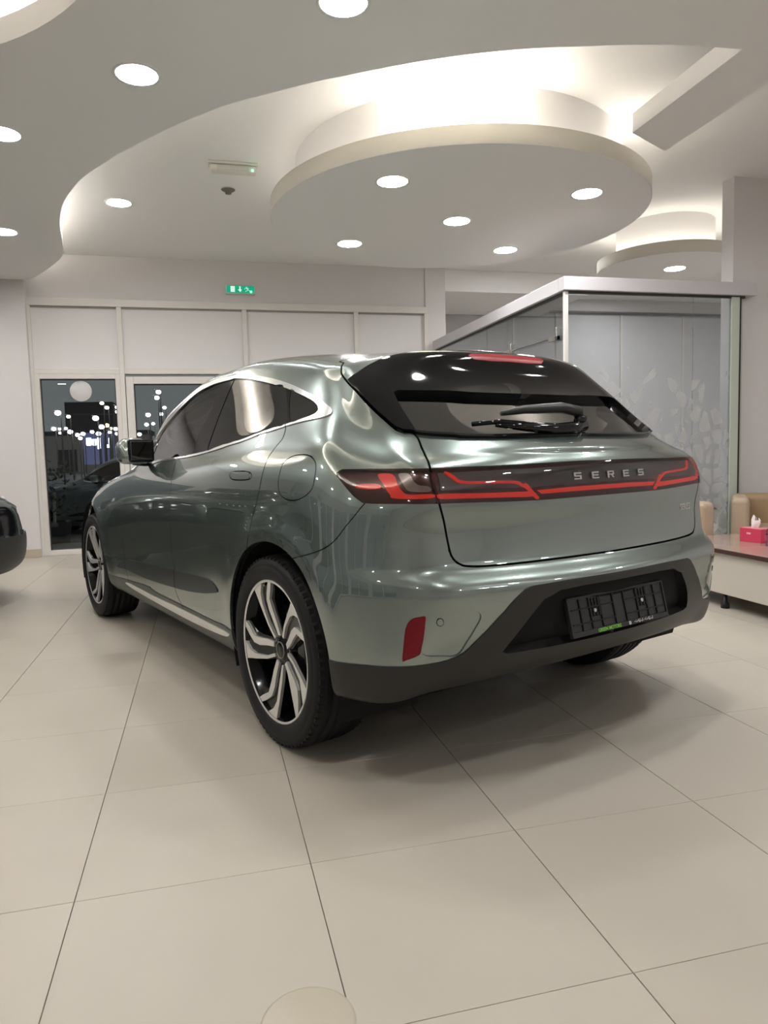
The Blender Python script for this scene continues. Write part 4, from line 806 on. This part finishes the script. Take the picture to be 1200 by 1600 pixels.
build('lamp_housing',L_&~IN['lampgrey'],CM['lamphouse'],lb,off=-.016,thick=.005,mirror=2); build('smoked_panel',L_&IN['lampgrey'],CM['lampgrey'],lb,off=-.012,thick=.005,mirror=2); build('light_strip',strip,CM['red'],lb,off=-.007,thick=.005,mirror=2)
ap=B('aero_frame',(LAB=='black')|(LAB=='brake'),CM['trim'],off=.012,thick=.03); ap['label']='gloss black frame round the rear window'
b=B('brake_lamp',LAB=='brake',CM['refl'],off=.0135,thick=.004); b['label']='red high brake lamp'; b.data.materials[0]=mat('brake_lamp_red',(.26,.018,.022),.3,emit=(1,.1,.1),es=.03)
B('rear_window',LAB=='rearglass',CM['back'],off=-.014,thick=.003)
sk=B('bumper_skirt',LAB=='skirt',CM['skirt'],off=.004,thick=.02); sk['label']='matt charcoal lower bumper skirt'
B('plate_recess',LAB=='recess',CM['skirt'],off=-.052,thick=.004)
# sloping walls of the plate recess
e=[];RI=set(np.where(LAB=='recess')[0])
v,f=[],[]
for (a,b),fs in E2F.items():
    ins=[q for q in fs if q in RI]
    if len(ins)==1 and len(fs)==2:
        for s in (1,-1):
            k=len(v); v+=[(VP[x]+VN[x]*o)*[1,s,1] for x,o in ((a,.004),(b,.004),(b,-.053),(a,-.053))]; f.append((k,k+1,k+2,k+3) if s>0 else (k+3,k+2,k+1,k))
me_obj('recess_wall',v,f,CM['skirt'],car)
B('windscreen',LAB=='windscreen',CM['clear'],off=-.004,thick=.004)
B('front_skirt',LAB=='front_skirt',CM['skirt'],off=.002)
B('grille',LAB=='grille',CM['trim'],off=-.012,thick=.02)
B('inner_liner',~np.isin(LAB,['glass_front','glass_rear','glass_quarter','rearglass','none','dlo_in','windscreen']),CM['liner'],off=-.032,skirt=False)  # black skin added behind the panels to darken the gaps and stop light leaks
# ---- wheels
def wheel_parts(w):
    R,rt=.369,.268
    prof=[(.262,-.10),(.275,-.118),(.31,-.124),(.345,-.118),(.360,-.103),(.3665,-.085)]
    for y in (-.055,-.018,.018,.055): prof+=[(.369,y-.007-.002),(.362,y-.006),(.362,y+.006),(.369,y+.007+.002)]
    prof+=[(.3665,.085),(.360,.103),(.348,.1165),(.335,.121),(.332,.1195),(.328,.1225),(.31,.124),(.29,.120),(.281,.114),(.2755,.108)]
    bm=bmesh.new(); add_lathe(bm,prof,96,axis='y'); t=bm_obj('tyre',bm,CM['tyre'],w,True)
    bm=bmesh.new()
    for k in range(72):   # shoulder blocks
        a=2*math.pi*k/72
        for s in (-1,1):
            g=bmesh.ops.create_cube(bm,size=1)['verts']
            for q in g: q.co=Vector((q.co.x*.018,s*(.088)+q.co.y*.045,.3645+q.co.z*.0075))
            for q in g:
                if abs(q.co.y)>.1: q.co.z-=.007
            bmesh.ops.rotate(bm,verts=g,cent=(0,0,0),matrix=Matrix.Rotation(a,3,'Y'))
    b=bm_obj('tread_block',bm,CM['tyre'],w); b['kind']='stuff'
    bm=bmesh.new(); add_lathe(bm,[(.2755,.106),(.2765,.112),(.272,.1135),(.266,.110)],96,axis='y'); bm_obj('rim_lip',bm,CM['machined'],w,True)
    bm=bmesh.new(); add_lathe(bm,[(.266,.110),(.262,.095),(.248,.075),(.240,.0),(.25,-.10),(.262,-.105)],72,axis='y'); bm_obj('rim_barrel',bm,CM['rimblack'],w,True)
    bm=bmesh.new(); add_lathe(bm,[(.06,.030),(.17,.030),(.172,.010),(.06,.008)],48,axis='y'); bm_obj('brake_disc',bm,CM['disc'],w,True)
    yf=lambda r:.071+.036*min(r,.27)/.27
    def pol(bm,pts,off,th,phi):
        top=[]
        n=len(pts); C=[]
        for r,a in pts:
            t=math.radians(phi+a); y=yf(r)+off; C.append((-r*math.cos(t),y,r*math.sin(t)))
        A=[bm.verts.new(c) for c in C]; Bv=[bm.verts.new((c[0],c[1]-th,c[2])) for c in C]
        bm.faces.new(A); bm.faces.new(Bv[::-1])
        for k in range(n): bm.faces.new((A[k],Bv[k],Bv[(k+1)%n],A[(k+1)%n]))
    for i in range(5):
        phi=115-72*i
        bm=bmesh.new(); pol(bm,[(.268,-24),(.268,12),(.235,13),(.2,15),(.12,23),(.05,42),(.05,-42),(.10,-27),(.15,-20),(.2,-19),(.24,-24)],-.010,.030,phi); bmesh.ops.triangulate(bm,faces=[f for f in bm.faces if len(f.verts)>4]); bmesh.ops.recalc_face_normals(bm,faces=bm.faces[:])
        sp=bm_obj('spoke',bm,CM['rimblack'],w)
        bm=bmesh.new(); pol(bm,[(.268,-5),(.268,11),(.235,12),(.2,14),(.12,21),(.058,30),(.058,17),(.12,15),(.2,8),(.235,3)],.002,.012,phi)
        pol(bm,[(.268,-23.5),(.268,-18),(.23,-11),(.2,-5),(.16,-3),(.10,-6),(.058,-8),(.058,-28),(.1,-21),(.15,-15),(.2,-13),(.236,-20)],.002,.012,phi)
        bmesh.ops.triangulate(bm,faces=[f for f in bm.faces if len(f.verts)>4]); bmesh.ops.recalc_face_normals(bm,faces=bm.faces[:]); bm_obj('spoke_face',bm,CM['machined'],w)
    bm=bmesh.new(); add_lathe(bm,[(.075,.04),(.066,.070),(.046,.074),(.034,.079),(.030,.082),(.001,.083)],40,axis='y'); bm_obj('hub_cap',bm,CM['rimblack'],w,True)
    bm=bmesh.new(); add_lathe(bm,[(.033,.0795),(.0335,.0835),(.030,.0835),(.0295,.082)],40,axis='y'); bm_obj('hub_ring',bm,CM['disc'],w,True)
    bm=bmesh.new()
    for k in range(5):
        a=math.radians(115-36-72*k); p=Vector((-.055*math.cos(a),.060,.055*math.sin(a))); add_tube(bm,[p,p+Vector((0,.012,0))],.009,6)
    bm_obj('lug_bolts',bm,CM['disc'],w)
    bm=bmesh.new(); add_box(bm,-.17,-.09,.0,.06,-.07,.10,.015,2); bm_obj('brake_caliper',bm,CM['rimblack'],w)
w0=empty('wheel',(0,.830,.369)); w0.parent=car; wheel_parts(w0)
for x,s in ((2.875,1),(0,-1),(2.875,-1)):
    c=copy_tree(w0,car); c.location=(x,s*.830,.369)
    if s<0: c.rotation_euler=(0,0,math.pi)
# wheel wells and underbody
for x in (-.035,2.875):
    for s in (-1,1):
        bm=bmesh.new(); n=28; rr=.445; prev=None
        for k in range(n+1):
            a=math.radians(-20)+math.radians(220)*k/n; p=(x+rr*math.cos(a),.372+rr*math.sin(a)); q=[bm.verts.new((p[0],s*y,p[1])) for y in (.935,.60)]
            if prev: bm.faces.new((prev[0],prev[1],q[1],q[0]))
            prev=q
        bm_obj('wheel_arch_liner',bm,CM['well'],car)
box('underbody',-.42,3.5,-.64,.64,.215,.32,CM['well'],car,.02); box('floor_pan',.47,2.40,-.855,.855,.22,.30,CM['well'],car,.02)
bm=bmesh.new(); add_lathe(bm,[(.001,-.26),(.08,-.26),(.09,-.22),(.09,.22),(.08,.26),(.001,.26)],24,axis='y',c=(-.45,0,.42)); bm_obj('silencer',bm,CM['well'],car,True)
# ---- cabin
box('cabin_floor',-.2,2.3,-.74,.74,.36,.42,CM['interior'],car,.02)
for s in (-1,1): box('seat_base',.95,1.45,s*.40-.25,s*.40+.25,.45,.66,CM['seat'],car,.05,3); box('seat_back',.80,.97,s*.40-.24,s*.40+.24,.62,1.16,CM['seat'],car,.06,3).rotation_euler=(0,0,0); box('head_rest',.78,.88,s*.40-.13,s*.40+.13,1.19,1.35,CM['seat'],car,.04,3)
box('rear_bench',-.05,.42,-.62,.62,.5,.72,CM['seat'],car,.05,3); box('rear_seat_back',-.2,.02,-.62,.62,.66,1.10,CM['seat'],car,.06,3)
box('dashboard',1.72,2.05,-.70,.70,.75,1.05,CM['interior'],car,.06,3); bm=bmesh.new()
for k in range(24):
    a=2*math.pi*k/24
add_tube(bm,[(1.62+.05*math.sin(2*math.pi*k/24),.40+.18*math.cos(2*math.pi*k/24),.95+.18*math.sin(2*math.pi*k/24)) for k in range(25)],.014,8); bm_obj('steering_wheel',bm,CM['interior'],car,True)
box('load_cover',-.46,-.05,-.52,.52,1.04,1.07,CM['interior'],car,.01)
# ---- door mirrors
for s in (1,-1):
    bm=bmesh.new(); g=bmesh.ops.create_uvsphere(bm,u_segments=28,v_segments=18,radius=1)['verts']
    for q in g:
        x,y,z=q.co; ee=lambda t,p: math.copysign(abs(t)**p,t)
        x,y,z=ee(x,.6),ee(y,.62),ee(z,.62); q.co=Vector((1.60+x*.085+.02*z,s*(.985+y*.085),1.158+z*.072-.012*y*y))
    if s<0: bmesh.ops.reverse_faces(bm,faces=bm.faces[:])
    m=bm_obj('door_mirror',bm,PAINT,car,True)
    bm=bmesh.new(); add_box(bm,1.505,1.54,s*.97-.075,s*.97+.065,1.095,1.218,.014,3); bm_obj('mirror_frame',bm,CM['trim'],m)
    bm=bmesh.new(); add_box(bm,1.499,1.508,s*.97-.065,s*.97+.055,1.105,1.208,.004,2); bm_obj('mirror_glass',bm,CM['back'],m)
    bm=bmesh.new(); add_tube(bm,[(1.66,s*.865,1.09),(1.64,s*.91,1.085),(1.60,s*.98,1.092)],[.035,.028,.026],10,.55); bm_obj('mirror_stalk',bm,CM['trim'],m,True)
# ---- rear wiper
def sp(u,v,off,s=1):
    p=S(u,v)+SN(u,v)*off; return Vector((p[0],s*p[1],p[2]))
wp=empty('wiper',(0,0,0)); wp.parent=car
bm=bmesh.new(); add_tube(bm,[WIP[0],WIP[1],WIP[2],WIP[3],WIP[4]],[.022,.027,.026,.020,.011],12,.75); bm_obj('wiper_arm',bm,CM['skirt'],wp,True)
bm=bmesh.new(); add_tube(bm,WIP[8],[.007,.016,.022,.026,.024],14,.9); add_tube(bm,[WIP[5],WIP[6]],[.030,.026],14,.8); bm_obj('wiper_mount',bm,CM['trim'],wp,True)
bm=bmesh.new(); add_tube(bm,WIP[7],.007,8,1.2); bm_obj('wiper_blade',bm,CM['black'] if 'black' in CM else CM['trim'],wp,True)
# ---- lettering on the light bar: five wide silver letters
LET={'S':[(0,4,0,1),(3,4,0,2.5),(0,4,2,3),(0,1,2,5),(0,4,4,5)],'E':[(0,1,0,5),(0,4,0,1),(0,4,2,3),(0,4,4,5)],'R':[(0,1,0,5),(0,4,4,5),(0,4,2,3),(3,4,2.5,5)]}
LET['S']=[(0,4,0,.9),(3.1,4,0,2.9),(0,4,2.05,2.95),(0,.9,2.05,5),(0,4,4.1,5)]
LET['E']=[(0,.9,0,5),(0,4,0,.9),(0,3.7,2.05,2.95),(0,4,4.1,5)]
LET['R']=[(0,.9,0,5),(0,4,4.1,5),(0,4,2.05,2.95),(3.1,4,2.05,5)]
def frame_at(y,z0,off):
    # point on the tailgate surface at given y and height, with right/up/out axes seen from behind
    uu_,vv_=np.meshgrid(np.linspace(0,4.5,181),np.linspace(1.4,10.5,365)); P=S(uu_,vv_); k=np.argmin((P[...,1]-abs(y))**2+(P[...,2]-z0)**2); u,v=uu_.ravel()[k],vv_.ravel()[k]
    p=S(u,v);n=SN(u,v)
    if y<0: p=p*[1,-1,1]; n=n*[1,-1,1]
    out=Vector(n); up=(Vector((0,0,1))-out*out.z).normalized(); right=up.cross(out); p=Vector(p)+out*off+Vector((0,0,z0-p[2]))
    m=Matrix.Identity(4)
    for i in range(3): m[i][0]=right[i]; m[i][1]=up[i]; m[i][2]=out[i]; m[i][3]=p[i]
    return m
em=empty('lettering'); em.parent=car
for ch,yc in zip('SERES',LETY):
    bm=bmesh.new(); W,H=.036,.024
    for x0,x1,z0,z1 in LET[ch]: add_box(bm,(x0/4-.5)*W,(x1/4-.5)*W,(z0/5-.5)*H,(z1/5-.5)*H,0,.0035)
    if ch=='R':
        v=[bm.verts.new((x*W,z*H,h)) for h in (0,.0035) for x,z in ((.02,-.08),(.24,-.08),(.5,-.5),(.27,-.5))]; bm.faces.new(v[:4][::-1]); bm.faces.new(v[4:])
        for k in range(4): bm.faces.new((v[k],v[(k+1)%4],v[(k+1)%4+4],v[k+4]))
    o=bm_obj('letter',bm,CM['letter'],em); o.matrix_local=frame_at(yc,LETZ,.003)
em['label']='silver letters SERES on the light bar'
bd=empty('model_badge'); bd.parent=car
text_mesh('badge_letters','SERES',.036,CM['letter'],bd,frame_at(-.575,.852,.001),.001,.0006,sp=1.05,sx=1.05)
# ---- number plate holder
pl=empty('number_plate',(0,0,0)); pl.parent=car
pm=Matrix.Translation((-.856,-.006,.548))@Matrix(((0,0,-1,0),(-1,0,0,0),(0,1,0,0),(0,0,0,1)))@Matrix.Rotation(math.radians(-14),4,'X')
pl.matrix_local=pm
bm=bmesh.new(); add_box(bm,-.265,.265,-.058,.062,-.012,.0,.004,2); bm_obj('plate_frame',bm,CM['platefr'],pl)
bm=bmesh.new()
for a in ((-.265,.265,.055,.063),(-.265,-.257,-.058,.063),(.257,.265,-.058,.063),(-.265,.265,-.072,-.056)): add_box(bm,a[0],a[1],a[2],a[3],-.01,.005,.001,1)
bm_obj('frame_rim',bm,CM['skirt'],pl)
for s in (-1,1):
    bm=bmesh.new()
    for x in (.03,.10,.155,.205): add_box(bm,s*x-.0025,s*x+.0025,-.055,.053,0,.004)
    for z in (-.03,.02): add_box(bm,min(s*.03,s*.25),max(s*.03,s*.25),z-.002,z+.002,0,.004)
    for i in range(4):
        for j in range(4): add_box(bm,s*.13+(i-1.5)*.016-.005,s*.13+(i-1.5)*.016+.005,-.005+j*.015-.009,-.005+j*.015+.009,0,.0035)
    bm_obj('plate_ribs',bm,CM['trim'],pl)
for x in (-.13,.13):
    bm=bmesh.new(); add_lathe(bm,[(.007,0),(.0065,.004),(.001,.005)],14,c=(x,.006,0)); o=bm_obj('plate_screw',bm,CM['screw'],pl,True)
T=lambda x,y:Matrix.Translation((x,y,.0058))
text_mesh('dealer_text','GREEN MOTORS',.0165,CM['plgreen'],pl,T(-.075,-.0695),.0005,.0004); 
bm=bmesh.new(); add_lathe(bm,[(.0065,0),(.0065,.001),(.004,.001),(.004,0)],14,c=(0,0,0)); add_box(bm,-.0015,.0015,-.004,.004,0,.001); o=bm_obj('dealer_emblem',bm,CM['plwhite'],pl); o.matrix_local=T(.035,-.064)
bm=bmesh.new()
def script(x,w_):   # a short line of cursive script
    add_tube(bm,[(x+w_*t,-.0655+.0022*math.sin(t*19)+.0012*math.sin(t*7),.0) for t in np.linspace(0,1,26)],.0011,5)
    for t in (.2,.45,.7): add_box(bm,x+w_*t-.001,x+w_*t+.001,-.060,-.058,-.0005,.0008)
    add_box(bm,x+w_*.95-.001,x+w_*.95+.001,-.066,-.057,-.0005,.0008); add_box(bm,x+w_*.55-.001,x+w_*.55+.001,-.066,-.0575,-.0005,.0008)
script(.060,.05); script(.118,.05); bm_obj('script_text',bm,CM['plwhite'],pl).matrix_local=Matrix.Translation((0,0,.0058))
CP0=(1.10637958,3.0534407,0); car.location=CP0; car.rotation_euler=(0,0,1.9288562)
tag(car,'sage green SUV seen from behind on the tiled floor, full-width red tail light bar','car')
# ---- other cars share these panels
def other(name,pm,loc,rz,label,scale=1.,keep=None):
    r=empty(name,loc,rz); r.scale=(scale,)*3; r2=None
    for ch in list(car.children):
        if ch.name.split('.')[0] in ('wiper','lettering','model_badge','number_plate','steering_wheel','silencer','cross_member','parking_sensor'): continue
        c=copy_tree(ch,r)
        def swap(o):
            if o.type=='MESH' and o.data.materials and o.data.materials[0]==PAINT:
                o.material_slots[0].link='OBJECT'; o.material_slots[0].material=pm
            if o.type=='MESH' and o.data.materials and o.data.materials[0]==CM['machined']: o.material_slots[0].link='OBJECT'; o.material_slots[0].material=CM['rimblack']
            for q in o.children: swap(q)
        swap(c)
    tag(r,label,'car'); return r
other('car',paint('dark_green_paint',(.014,.022,.020),(.05,.07,.064),.6,.22),(-5.06,7.36,0),math.radians(-25),'dark green car whose front corner enters at the left edge')
other('car',paint('silver_grey_paint',(.13,.15,.15),(.2,.22,.22),.6,.3),(-.2,12.3,-.12),math.radians(165),'silver grey car parked outside behind the left glass pane',.80)
